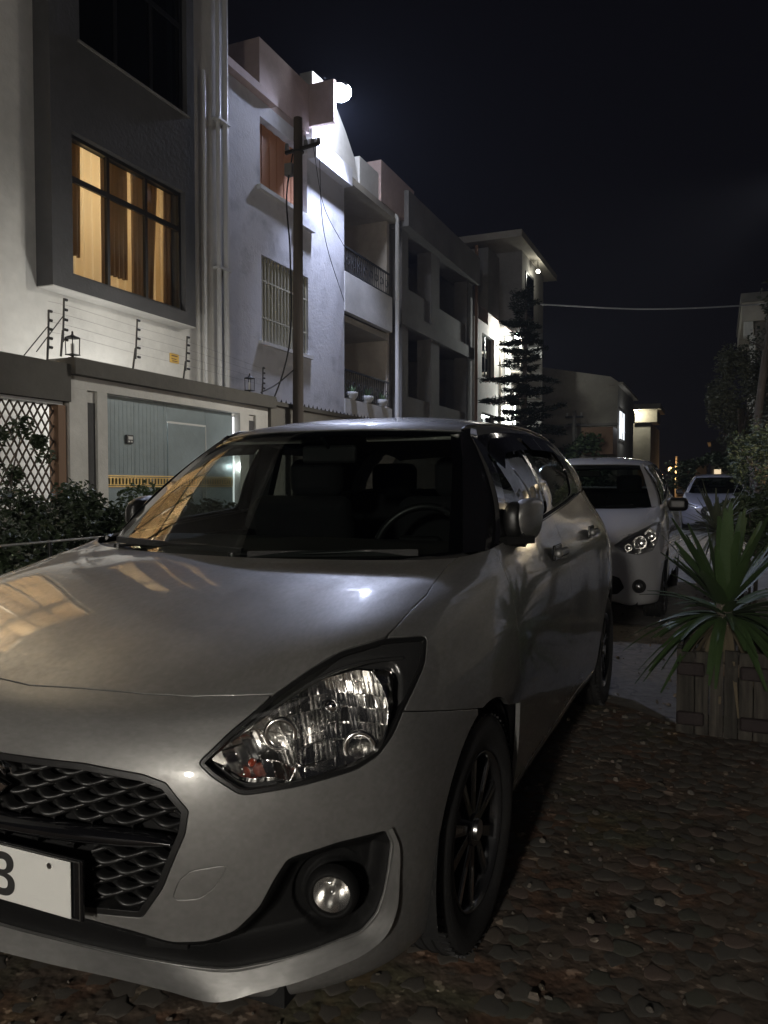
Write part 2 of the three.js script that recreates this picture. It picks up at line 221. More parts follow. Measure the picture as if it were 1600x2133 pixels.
// a trimmed patch of S: kept where sdf(p, u, v) > 0; edges folded inwards by lip
function patch(S, o) {
  const { u0, u1, nu, v0, v1, nv, sdf = () => 1, lip = 0, lipDir = null, edge = false } = o;
  const pos = [], nor = [], uvs = [], idx = [], P = [], D = [], id = [];
  const push = (u, v) => { const p = S(u, v), n = normalOf(S, u, v); pos.push(p[0], p[1], -p[2]); nor.push(...n); uvs.push(u, v); return pos.length / 3 - 1; };
  const U = i => u0 + (u1 - u0) * i / nu, W = j => v0 + (v1 - v0) * j / nv;
  for (let i = 0; i <= nu; i++) { P.push([]); D.push([]); id.push([]); for (let j = 0; j <= nv; j++) { D[i].push(sdf(S(U(i), W(j)), U(i), W(j))); id[i].push(-1); } }
  const vert = (i, j) => id[i][j] < 0 ? (id[i][j] = push(U(i), W(j))) : id[i][j];
  const ec = new Map();
  const cross = (i, j, k, l) => {
    const key = i < k || (i === k && j < l) ? `${i},${j},${k},${l}` : `${k},${l},${i},${j}`; if (ec.has(key)) return ec.get(key);
    let a = 0, b = 1, da = D[i][j], db = D[k][l], t = da / (da - db);
    for (let q = 0; q < 3; q++) { const u = lerp(U(i), U(k), t), v = lerp(W(j), W(l), t), d = sdf(S(u, v), u, v); if (Math.abs(d) < 2e-5) break; if ((d > 0) === (da > 0)) { a = t; da = d; } else { b = t; db = d; } t = clamp(a + (b - a) * da / (da - db), Math.min(a, b), Math.max(a, b)); }
    const r = push(lerp(U(i), U(k), t), lerp(W(j), W(l), t)); ec.set(key, r); return r;
  };
  const segs = [];
  for (let i = 0; i < nu; i++) for (let j = 0; j < nv; j++) {
    const c = [[i, j], [i + 1, j], [i + 1, j + 1], [i, j + 1]], d = c.map(([a, b]) => D[a][b]); if (d.every(x => x <= 0)) continue;
    const poly = [], cr = [];
    for (let k = 0; k < 4; k++) { const a = c[k], b = c[(k + 1) % 4], da = d[k], db = d[(k + 1) % 4]; if (da > 0) poly.push(vert(...a)); if ((da > 0) !== (db > 0)) { const q = cross(...a, ...b); poly.push(q); cr.push([q, da > 0]); } }
    for (let k = 1; k + 1 < poly.length; k++) idx.push(poly[0], poly[k], poly[k + 1]);
    if (cr.length === 2) segs.push(cr[0][1] ? [cr[0][0], cr[1][0]] : [cr[1][0], cr[0][0]]);
  }
  if (edge) { for (let i = 0; i < nu; i++) for (const j of [0, nv]) if (D[i][j] > 0 && D[i + 1][j] > 0) segs.push(j ? [vert(i + 1, j), vert(i, j)] : [vert(i, j), vert(i + 1, j)]); }
  if (lip) {
    const acc = new Map();
    for (const [a, b] of segs) { const A = [pos[3 * a], pos[3 * a + 1], pos[3 * a + 2]], B = [pos[3 * b], pos[3 * b + 1], pos[3 * b + 2]], n = [nor[3 * a], nor[3 * a + 1], nor[3 * a + 2]], out = nrm(crs(sub3(B, A), n)); for (const k of [a, b]) { const s = acc.get(k) || [0, 0, 0]; acc.set(k, [s[0] + out[0], s[1] + out[1], s[2] + out[2]]); } }
    const mk = new Map(); const r = Math.min(.0016, lip * .3);
    const ring = k => { if (mk.has(k)) return mk.get(k); const o = nrm(acc.get(k)), n = [nor[3 * k], nor[3 * k + 1], nor[3 * k + 2]], d = lipDir || [-n[0], -n[1], -n[2]], p = [pos[3 * k], pos[3 * k + 1], pos[3 * k + 2]], q = [];
      for (const [a, b, w] of [[0, 0, 0], [r * .7, r * .3, .5], [r, r, 1], [r, lip, 1]]) { for (let m = 0; m < 3; m++) pos.push(p[m] + o[m] * a + d[m] * b); nor.push(...nrm([n[0] * (1 - w) + o[0] * w, n[1] * (1 - w) + o[1] * w, n[2] * (1 - w) + o[2] * w])); uvs.push(uvs[2 * k], uvs[2 * k + 1]); q.push(pos.length / 3 - 1); } mk.set(k, q); return q; };
    for (const [a, b] of segs) { const A = ring(a), B = ring(b); for (let k = 0; k < 3; k++) idx.push(A[k], A[k + 1], B[k + 1], A[k], B[k + 1], B[k]); }
  }
  const g = new THREE.BufferGeometry(); g.setAttribute('position', new THREE.Float32BufferAttribute(pos, 3)); g.setAttribute('normal', new THREE.Float32BufferAttribute(nor, 3)); g.setAttribute('uv', new THREE.Float32BufferAttribute(uvs, 2)); g.setIndex(idx);
  return g;
}
function flipX(g) {                                        // the same panel on the other side of the car
  g = g.clone(); const p = g.attributes.position, n = g.attributes.normal; for (let i = 0; i < p.count; i++) { p.setX(i, -p.getX(i)); n.setX(i, -n.getX(i)); }
  if (g.index) { const a = g.index.array; for (let i = 0; i < a.length; i += 3) { const t = a[i]; a[i] = a[i + 1]; a[i + 1] = t; } }
  else for (const k of Object.keys(g.attributes)) { const A = g.attributes[k], n = A.itemSize; for (let i = 0; i < A.count; i += 3) for (let c = 0; c < n; c++) { const t = A.array[i * n + c]; A.array[i * n + c] = A.array[(i + 1) * n + c]; A.array[(i + 1) * n + c] = t; } }
  return g;
}
const both = g => { const a = g.index ? g : g; return mergeGeometries([a, flipX(a)]); };
function sdPoly(x, y, p) {                                  // > 0 inside
  let d = 1e9, s = -1;
  for (let i = 0, j = p.length - 1; i < p.length; j = i++) { const ex = p[j][0] - p[i][0], ey = p[j][1] - p[i][1], wx = x - p[i][0], wy = y - p[i][1], t = clamp((wx * ex + wy * ey) / (ex * ex + ey * ey), 0, 1), bx = wx - ex * t, by = wy - ey * t; d = Math.min(d, bx * bx + by * by);
    if ((p[i][1] > y) !== (p[j][1] > y) && x < ex * (y - p[i][1]) / ey + p[i][0]) s = -s; }
  return s * Math.sqrt(d);
}
function round2(p, n = 5, r = .25) {                        // soften the corners of an outline
  const o = []; for (let i = 0; i < p.length; i++) { const a = p[(i + p.length - 1) % p.length], b = p[i], c = p[(i + 1) % p.length]; const A = [lerp(b[0], a[0], r), lerp(b[1], a[1], r)], C = [lerp(b[0], c[0], r), lerp(b[1], c[1], r)]; for (let k = 0; k <= n; k++) { const t = k / n; o.push([(1 - t) * (1 - t) * A[0] + 2 * t * (1 - t) * b[0] + t * t * C[0], (1 - t) * (1 - t) * A[1] + 2 * t * (1 - t) * b[1] + t * t * C[1]]); } } return o;
}
const SQ = Math.SQRT1_2, dg = p => [(p[0] + p[2]) * SQ, p[1]];        // seen along the diagonal of the car's corner
function strip(A, B, curve = 0, rows = 4) {                  // a band between two polylines of [x,y,s]
  const n = A.length, pos = [], idx = [], uv = [];
  for (let i = 0; i < n; i++) for (let k = 0; k <= rows; k++) { const t = k / rows; pos.push(lerp(A[i][0], B[i][0], t), lerp(A[i][1], B[i][1], t), -lerp(A[i][2], B[i][2], t)); uv.push(i * .04, t * .4); }
  for (let i = 0; i + 1 < n; i++) for (let k = 0; k < rows; k++) { const a = i * (rows + 1) + k, b = a + rows + 1; idx.push(a, a + 1, b + 1, a, b + 1, b); }
  const g = new THREE.BufferGeometry(); g.setAttribute('position', new THREE.Float32BufferAttribute(pos, 3)); g.setAttribute('uv', new THREE.Float32BufferAttribute(uv, 2)); g.setIndex(idx); g.computeVertexNormals(); return g;
}
function resample(pts, n) { const c = new THREE.CatmullRomCurve3(pts.map(p => new THREE.Vector3(...p)), false, 'centripetal'); return c.getSpacedPoints(n).map(p => [p.x, p.y, p.z]); }
// ---------------------------------------------------------------- houses
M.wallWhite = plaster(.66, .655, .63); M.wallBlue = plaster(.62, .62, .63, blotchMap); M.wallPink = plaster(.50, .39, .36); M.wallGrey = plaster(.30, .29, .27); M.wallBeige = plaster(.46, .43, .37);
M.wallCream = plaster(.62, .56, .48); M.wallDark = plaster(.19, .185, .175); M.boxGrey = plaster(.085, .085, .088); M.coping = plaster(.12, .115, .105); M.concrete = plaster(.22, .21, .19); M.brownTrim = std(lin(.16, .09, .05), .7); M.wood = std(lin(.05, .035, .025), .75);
M.gate = std(lin(.23, .29, .32), .45, .25, { bumpMap: plasterBump, bumpScale: .003, map: plasterMap }); M.gold = std(lin(.75, .55, .25), .3, .85); M.pvc = std(lin(.5, .5, .49), .5); M.windowFrame = std(lin(.012, .012, .013), .4);
M.drape = phy(lin(.27, .19, .12), 1, 0, { transmission: .35, thickness: 0 }); M.sheer = phy(lin(.80, .70, .52), 1, 0, { transmission: .5, thickness: 0 }); M.shutter = std(lin(.42, .20, .11), .6); M.blind = std(lin(.36, .34, .26), .7);
function facade(xf, thick, outline, holes = [], mat, name, parent) {       // wall parallel to the street: outline and holes in s, y
  const sh = new THREE.Shape(outline.map(p => new THREE.Vector2(...p))); for (const h of holes) sh.holes.push(new THREE.Path([[h[0], h[2]], [h[0], h[3]], [h[1], h[3]], [h[1], h[2]]].map(p => new THREE.Vector2(...p))));
  const g = new THREE.ExtrudeGeometry(sh, { depth: thick, bevelEnabled: false, curveSegments: 8 }), p = g.attributes.position; for (let i = 0; i < p.count; i++) { const a = p.getX(i), b = p.getY(i), c = p.getZ(i); p.setXYZ(i, xf - thick + c, b, -a); } g.computeVertexNormals();
  return mesh(name, muv(g), mat, parent);
}
const rect = (a, b, c, d) => [[a, c], [b, c], [b, d], [a, d]];
function lampLight(x, y, s, color, I, r = 4) { const l = new THREE.PointLight(color, I); l.position.copy(V(x, y, s)); l.castShadow = true; l.shadow.radius = r; scene.add(l); return l; }
const glow = (r, g, b, k) => { const m = std(lin(.9, .9, .9), .5); m.emissive = lin(r, g, b); m.emissiveIntensity = k; return m; };

function windowUnit(parent, x, s0, s1, y0, y1, mulls, transom, mat = M.pane) {       // frame bars and one pane per light; plane at x
  const w = new THREE.Group(); w.name = 'window'; parent.add(w); const t = .055, bars = [bx(x - .03, x + .03, y0, y0 + t, s0, s1), bx(x - .03, x + .03, y1 - t, y1, s0, s1), bx(x - .028, x + .028, y0 + t, y1 - t, s0, s0 + t), bx(x - .028, x + .028, y0 + t, y1 - t, s1 - t, s1)];
  for (const m of mulls) bars.push(bx(x - .026, x + .026, y0 + t, y1 - t, m - t / 2, m + t / 2)); if (transom) bars.push(bx(x - .024, x + .024, transom - t * .7, transom + t * .7, s0 + t, s1 - t)); mesh('frame', join(bars), M.windowFrame, w);
  const cs = [s0, ...mulls, s1], rs = transom ? [y0, transom, y1] : [y0, y1]; for (let i = 0; i + 1 < cs.length; i++) for (let j = 0; j + 1 < rs.length; j++) mesh('pane', bx(x - .003, x + .003, rs[j] + .02, rs[j + 1] - .02, cs[i] + .02, cs[i + 1] - .02), mat, w); return w;
}
function curtain(x, s0, s1, y0, y1, folds, amp, ph = 0, taper = 0) {
  const n = Math.max(12, Math.round((s1 - s0) * 60)), pos = [], idx = [], rows = 6; for (let i = 0; i <= n; i++) for (let j = 0; j <= rows; j++) { const t = i / n, v = j / rows, s = lerp(s0, s1, t), pull = taper * (1 - v) * (s - s0); pos.push(x + amp * Math.sin(t * folds * Math.PI * 2 + ph + .5 * v), lerp(y0, y1, v), -(s - pull)); }
  for (let i = 0; i < n; i++) for (let j = 0; j < rows; j++) { const a = i * (rows + 1) + j, b = a + rows + 1; idx.push(a, b, b + 1, a, b + 1, a + 1); } const g = new THREE.BufferGeometry(); g.setAttribute('position', new THREE.Float32BufferAttribute(pos, 3)); g.setIndex(idx); g.computeVertexNormals(); return flat(g);
}
const BK = 1.1125, big = h => { h.scale.setScalar(BK); h.position.set(-.157, -.137, -.131); return h; }, K = (x, y, s) => [BK * x - .157, BK * y - .137, BK * s + .131];      // the next three houses are a storey-height larger
// --- white house with the lit window
{
  const h = thing('white_house', 'white rendered house with dark grey window bay and warm lit window', 'house');
  facade(-7.2, .25, rect(-7, 11.43, 0, 11.2), [[7.1, 9.8, 4.0, 6.3], [7.1, 9.8, 7.2, 9.8], [3.0, 6.0, 4.1, 6.5]], M.wallWhite, 'wall', h);
  mesh('side_wall', bx(-14, -7.21, 0, 11.2, 11.2, 11.425), M.wallWhite, h); mesh('roof', bx(-14.2, -7.0, 11.2, 11.4, -7.2, 11.6), M.wallWhite, h); mesh('rear_wall', bx(-14.2, -14, 0, 11.2, -7, 11.425), M.wallWhite, h); mesh('side_wall', bx(-14, -7.46, 0, 11.2, -7, -6.8), M.wallWhite, h);
  const bay = facade(-6.9, .298, rect(6.83, 9.97, 3.93, 10.9), [[7.2, 9.7, 4.14, 6.13], [7.37, 9.78, 7.43, 9.6]], M.boxGrey, 'window_bay', h);
  mesh('sill', bx(-7.0, -6.87, 7.40, 7.43, 7.33, 9.82), M.concrete, bay);
  mesh('soffit', bx(-7.19, -6.905, 3.915, 3.929, 6.835, 9.965), M.wallWhite, bay);
  windowUnit(h, -7.02, 7.2, 9.7, 4.14, 6.13, [8.0, 8.84], 5.52); windowUnit(h, -7.02, 7.37, 9.78, 7.43, 9.6, [8.2, 9.0], 8.9, M.glassDark);
  // lit room behind the window
  const room = new THREE.Group(); room.name = 'lit_room'; h.add(room); const rw = plaster(.62, .50, .34);
  mesh('room_wall', join([bx(-10.6, -10.5, 3.6, 6.7, 6.9, 10.0), bx(-10.5, -7.46, 3.6, 6.7, 6.8, 6.9), bx(-10.5, -7.46, 3.6, 6.7, 10.0, 10.1), bx(-10.6, -7.46, 6.7, 6.8, 6.8, 10.1)]), rw, room); mesh('room_floor', bx(-10.6, -7.46, 3.5, 3.6, 6.8, 10.1), M.brownTrim, room);
  mesh('net_curtain', curtain(-7.40, 7.12, 9.78, 3.95, 6.28, 15, .05), M.sheer, room);
  for (const [a, b, f, ph, y0, tp] of [[7.1, 7.70, 5, 0, 4.55, 0], [8.12, 8.20, 1, 0, 3.95, 0], [8.26, 8.66, 4, 1, 4.45, .0], [8.80, 9.40, 5, 2, 3.95, .28], [9.56, 9.8, 2, 0, 3.95, 0]]) mesh('drape', curtain(-7.26, a, b, y0, 6.28, f, .045, ph, tp), M.drape, room);
  const shd = new THREE.CylinderGeometry(.16, .2, .2, 24, 1, true); shd.translate(-9.0, 6.1, -8.5); mesh('lamp_shade', flat(shd), glow(1, .62, .25, 3), room); lampLight(-9.0, 5.85, 8.5, lin(1, .80, .54), 15);
  // upper room stays dark
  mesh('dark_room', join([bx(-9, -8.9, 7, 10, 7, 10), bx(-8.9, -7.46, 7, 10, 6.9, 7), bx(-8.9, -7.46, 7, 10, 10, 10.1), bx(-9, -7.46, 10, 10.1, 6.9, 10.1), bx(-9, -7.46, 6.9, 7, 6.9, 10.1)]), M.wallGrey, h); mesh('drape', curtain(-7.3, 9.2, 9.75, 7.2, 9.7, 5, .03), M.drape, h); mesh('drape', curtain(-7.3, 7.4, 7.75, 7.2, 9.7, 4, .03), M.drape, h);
  // second upstairs room left of the bay, lit warm: mirrored in the bonnet and windscreen of the silver car
  const gw = windowUnit(h, -7.3, 3.0, 6.0, 4.1, 6.5, [3.75, 4.5, 5.25], 5.75); for (let k = 0; k < 18; k++) { const s = 3.08 + k * .165; mesh('window_bar', bx(-7.245, -7.23, 4.15, 4.75, s, s + .016), M.iron, gw); } mesh('bar_rail', bx(-7.243, -7.229, 4.75, 4.775, 3.02, 5.98), M.iron, gw);
  const gr = new THREE.Group(); gr.name = 'lit_room'; h.add(gr); mesh('room_wall', join([bx(-9.6, -9.5, 3.6, 6.9, 2.6, 6.4), bx(-9.5, -7.46, 3.6, 6.9, 2.5, 2.6), bx(-9.5, -7.46, 3.6, 6.9, 6.4, 6.5), bx(-9.6, -7.46, 6.9, 7.0, 2.5, 6.5)]), rw, gr); mesh('room_floor', bx(-9.6, -7.46, 3.5, 3.6, 2.5, 6.5), M.brownTrim, gr);
  const gs = new THREE.SphereGeometry(.13, 20, 14); gs.translate(-8.3, 6.3, -3.9); mesh('lamp_globe', flat(gs), glow(1, .82, .58, 12), gr); lampLight(-8.3, 6.0, 3.9, lin(1, .78, .53), 38);
  for (const [s, r] of [[10.55, .03], [10.98, .045], [11.2, .055]]) mesh('drainpipe', rod(V(-7.12, s < 10.6 ? 3 : 0, s), V(-7.12, s < 10.6 ? 8.6 : 11.1, s), r), M.pvc, h);
  for (const y of [5.2, 7.9]) mesh('pipe_bracket', bx(-7.2, -7.05, y, y + .04, 10.9, 11.28), M.pvc, h);
  // yard lamp on the wall, hidden by the boundary wall
  const yl = thing('wall_lamp', 'white strip lamp on the back of the boundary wall above the lattice', 'lamp', [-5.85, 2.25, 3.4]); mesh('bracket', bx(.03, .10, -.05, .05, -.3, .3), M.pvc, yl); const tb = new THREE.CapsuleGeometry(.03, .6, 4, 12); tb.rotateX(Math.PI / 2); const tg2 = glow(1, .97, .9, 6); mesh('tube', flat(tb), tg2, yl); lampLight(-5.93, 2.25, 3.4, lin(1, .97, .92), 7, 6); const y2 = thing('wall_lamp', 'white strip lamp on the back of the boundary wall above the gate', 'lamp', [-5.86, 2.3, 7.6]); mesh('bracket', bx(.03, .10, -.05, .05, -.3, .3), M.pvc, y2); mesh('tube', flat(tb), tg2, y2); lampLight(-5.94, 2.3, 7.6, lin(1, .98, .94), 9, 6);
  const sg = thing('warning_sign', 'small yellow sign on the white house wall right of the window bay', 'sign'); mesh('panel', bx(-7.195, -7.18, 3.30, 3.46, 9.63, 9.86), std(lin(.6, .38, .08), .6), sg); mesh('lettering', join([bx(-7.179, -7.177, 3.41, 3.43, 9.66, 9.82), bx(-7.179, -7.177, 3.36, 3.375, 9.66, 9.79), bx(-7.179, -7.177, 3.325, 3.34, 9.68, 9.82)]), M.brownTrim, sg);
}
// --- boundary wall with gate and lattice
{
  const w = thing('boundary_wall', 'white boundary wall with dark coping and gate opening in front of white house', 'wall'); const X = -5.5;
  mesh('coping', join([bx(X - .3, X + .12, 2.49, 2.68, 5.68, 10.1)]), M.coping, w);
  mesh('lintel', bx(X - .25, X, 2.34, 2.489, 5.7, 10.02), M.wallWhite, w);
  mesh('pillar', join([bx(X - .25, X, 0, 2.339, 5.7, 5.98), bx(X - .25, X - .04, 0, 2.339, 5.981, 6.139), bx(X - .25, X, 0, 2.339, 6.14, 6.31)]), M.wallWhite, w); mesh('recessed_panel', bx(X - .05, X - .035, .4, 2.2, 5.985, 6.135), M.boxGrey, w);
  mesh('pillar', join([bx(X - .25, X, 0, 2.339, 9.2, 9.45), bx(X - .25, X - .04, 0, 2.339, 9.451, 9.649), bx(X - .25, X, 0, 2.339, 9.65, 10.02)]), M.wallWhite, w); mesh('recessed_panel', bx(X - .05, X - .035, .4, 2.25, 9.455, 9.645), M.boxGrey, w);
  mesh('lattice_beam', bx(X - .22, X + .05, 2.17, 2.6, -3, 5.679), M.coping, w); mesh('beam_trim', bx(X - .2, X - .02, 2.13, 2.168, -3, 5.62), M.pvc, w); mesh('low_wall', bx(X - .2, X - .02, 0, .95, -3, 5.69), M.concrete, w); mesh('lattice_post', bx(X - .16, X - .02, .951, 2.129, 5.55, 5.66), M.brownTrim, w); mesh('lattice_post', bx(X - .16, X - .02, .951, 2.129, 2.4, 2.5), M.brownTrim, w);
  const g = thing('lattice_screen', 'dark diamond lattice screen backlit white above the hedge', 'lattice'); const y0 = .955, y1 = 2.125, H = y1 - y0, pz = .106;
  for (const dir of [1, -1]) for (let k = -14; k < 54; k++) { const sA = .4 + k * pz, sB = sA + H * .62; let a = [sA, y0], b = [sB, y1]; const lo = .4, hi = 5.54; const cl = (p, q) => { if (p[0] < lo) { const t = (lo - p[0]) / (q[0] - p[0]); return [lo, lerp(p[1], q[1], t)]; } if (p[0] > hi) { const t = (hi - p[0]) / (q[0] - p[0]); return [hi, lerp(p[1], q[1], t)]; } return p; }; if (sB < lo + .05 || sA > hi - .05) continue; const A = cl(a, b), B = cl(b, a); if (dir < 0) { const t = A[1]; A[1] = y0 + y1 - A[1]; B[1] = y0 + y1 - B[1]; } mesh('slat', bar(V(X - .09 + dir * .006, A[1], A[0]), V(X - .09 + dir * .006, B[1], B[0]), .02, .011), M.wood, g); }
  const gate = thing('sheet_metal_gate', 'blue grey sheet metal gate with wicket door and gold trim', 'gate'); const gx = X - .11;
  const panels = [[6.315, 6.9], [6.905, 7.497], [7.503, 7.565], [8.445, 9.13]]; for (const [a, b] of panels) mesh('panel', bx(gx - .02, gx, .1, 2.335, a, b), M.gate, gate);
  mesh('panel', bx(gx - .02, gx, 2.10, 2.335, 7.57, 8.44), M.gate, gate); const wk = mesh('wicket_door', bx(gx - .02, gx + .006, .14, 2.07, 7.58, 8.43), M.gate, gate); mesh('door_handle', rod(V(gx + .03, 1.0, 8.34), V(gx + .03, 1.14, 8.34), .012), M.satin, wk); mesh('frame', join([bx(gx - .01, gx + .014, 2.075, 2.097, 7.57, 8.44), bx(gx - .01, gx + .014, .14, 2.07, 8.432, 8.444)]), M.pvc, wk);
  for (let k = 0; k < 14; k++) { const s = 6.40 + k * .075; if (s < 7.4) mesh('rib', bx(gx, gx + .0025, 1.36, 2.33, s, s + .012), M.gate, gate); }
  const bxs = bx(gx + .001, gx + .03, 1.75, 1.86, 6.74, 6.86); const ic = mesh('letter_slot', bxs, M.boxGrey, gate); mesh('slot_flap', join([bx(gx + .03, gx + .036, 1.80, 1.84, 6.76, 6.84), bx(gx + .03, gx + .034, 1.765, 1.785, 6.76, 6.79), bx(gx + .03, gx + .034, 1.765, 1.785, 6.81, 6.84)]), M.pvc, ic);
  const tg = []; const ring = (() => { const s = new THREE.Shape([[-.03, -.05], [.03, -.05], [.03, .05], [-.03, .05]].map(p => new THREE.Vector2(...p))); s.holes.push(new THREE.Path([[-.018, -.038], [-.018, .038], [.018, .038], [.018, -.038]].map(p => new THREE.Vector2(...p)))); const g = new THREE.ExtrudeGeometry(s, { depth: .008, bevelEnabled: false }); g.rotateY(Math.PI / 2); return flat(g); })();
  for (let k = 0; k < 45; k++) { const m = mesh('gold_link', ring, M.gold, gate); m.position.copy(V(gx + .012, 1.262, 6.36 + k * .0622)); } mesh('gold_rail', join([bx(gx, gx + .012, 1.322, 1.338, 6.32, 9.12), bx(gx, gx + .012, 1.186, 1.202, 6.32, 9.12)]), M.gold, gate);
  const st = thing('gate_gap_glow', 'thin white upright glowing strip added for yard light through the gate edge', 'lamp'); mesh('channel', bx(gx - .03, gx - .002, .5, 2.3, 9.145, 9.185), M.pvc, st); mesh('glow_strip', bx(gx - .001, gx + .012, .55, 2.28, 9.152, 9.178), glow(.95, .97, 1, 1.6), st); { const l = new THREE.PointLight(lin(.95, .97, 1), .5); l.position.copy(V(gx + .1, 1.5, 9.165)); l.castShadow = true; scene.add(l); }  // added glowing strip and light, standing in for yard light through the gap
  // lanterns on the coping
  const lantern = (s, label) => { const t = thing('lantern', label, 'lantern', [X - .08, 2.68, s], 'lanterns on the boundary wall'); mesh('base', join([(() => { const c = new THREE.CylinderGeometry(.05, .075, .03, 20); c.translate(0, .015, 0); return flat(c); })(), rod(V(0, .03, 0), V(0, .06, 0), .015)]), M.iron, t); mesh('roof', (() => { const c = new THREE.LatheGeometry([[.001, .34], [.012, .33], [.012, .30], [.03, .285], [.085, .262], [.086, .254], [.001, .252]].map(p => new THREE.Vector2(...p)), 20); return flat(c); })(), M.iron, t); for (const [a, b] of [[-1, -1], [-1, 1], [1, -1], [1, 1]]) mesh('post', rod(V(a * .052, .06, b * .052), V(a * .056, .256, b * .056), .006, .006, 6), M.iron, t); mesh('tray', bx(-.06, .06, .055, .066, -.06, .06), M.iron, t); mesh('candle', rod(V(0, .066, 0), V(0, .19, 0), .022, .022, 14), M.pvc, t); return t; };
  lantern(5.84, 'small black lantern on the wall above the gate pillar next to lattice'); lantern(9.6, 'small black lantern at far end of the boundary wall beside utility pole');
  // electric fence posts
  const post = (x, y, s, h, lean, brace, label) => { const t = thing('fence_post', label, 'fence post', [x, y, s], 'electric fence posts on the boundary wall'); mesh('rod', bar(V(0, 0, 0), V(.0, h * .45, lean * .6), .018), M.iron, t); const p2 = mesh('bracket', bar(V(0, h * .25, lean * .6), V(0, h, lean), .016), M.iron, t); for (let k = 0; k < 5; k++) { const c = new THREE.CylinderGeometry(.017, .017, .04, 10); c.rotateX(Math.PI / 2); c.translate(.0, h * .3 + k * h * .17, -(lean + .025)); mesh('insulator', flat(c), M.iron, t); } if (brace) mesh('brace', rod(V(0, 0, -.35), V(0, h * .7, lean * .8), .007, .007, 6), M.iron, t); return t; };
  const fp = [[2.6, 5.48, .6, .03, 1, 'black electric fence post on lattice beam end with long brace'], [2.7, 5.68, .68, .06, 1, 'tall black electric fence post just behind the first lantern'], [2.68, 6.88, .70, .10, 0, 'black electric fence post on coping under middle of window bay'], [2.68, 7.92, .66, .10, 0, 'black electric fence post on coping under right end of window bay'], [2.68, 10.0, .5, .04, 0, 'black electric fence post at far end of the coping']]; for (const a of fp) post(X - .1, a[0], a[1], a[2], a[3], a[4], a[5]);
  for (let k = 0; k < 4; k++) { const pts = [V(X - .1, 2.95 + k * .115, 5.5), V(X - .1, 2.96 + k * .115, 5.76), V(X - .1, 2.93 + k * .115, 6.99), V(X - .1, 2.92 + k * .115, 8.03), V(X - .1, 2.88 + k * .09, 10.02)]; solo('fence_wire', tube(pts, .0016, 40, 4), M.cableGrey, ['lowest', 'second', 'third', 'topmost'][k] + ' thin electric fence wire strung between posts on boundary wall', 'wire', 'electric fence wires'); }
}
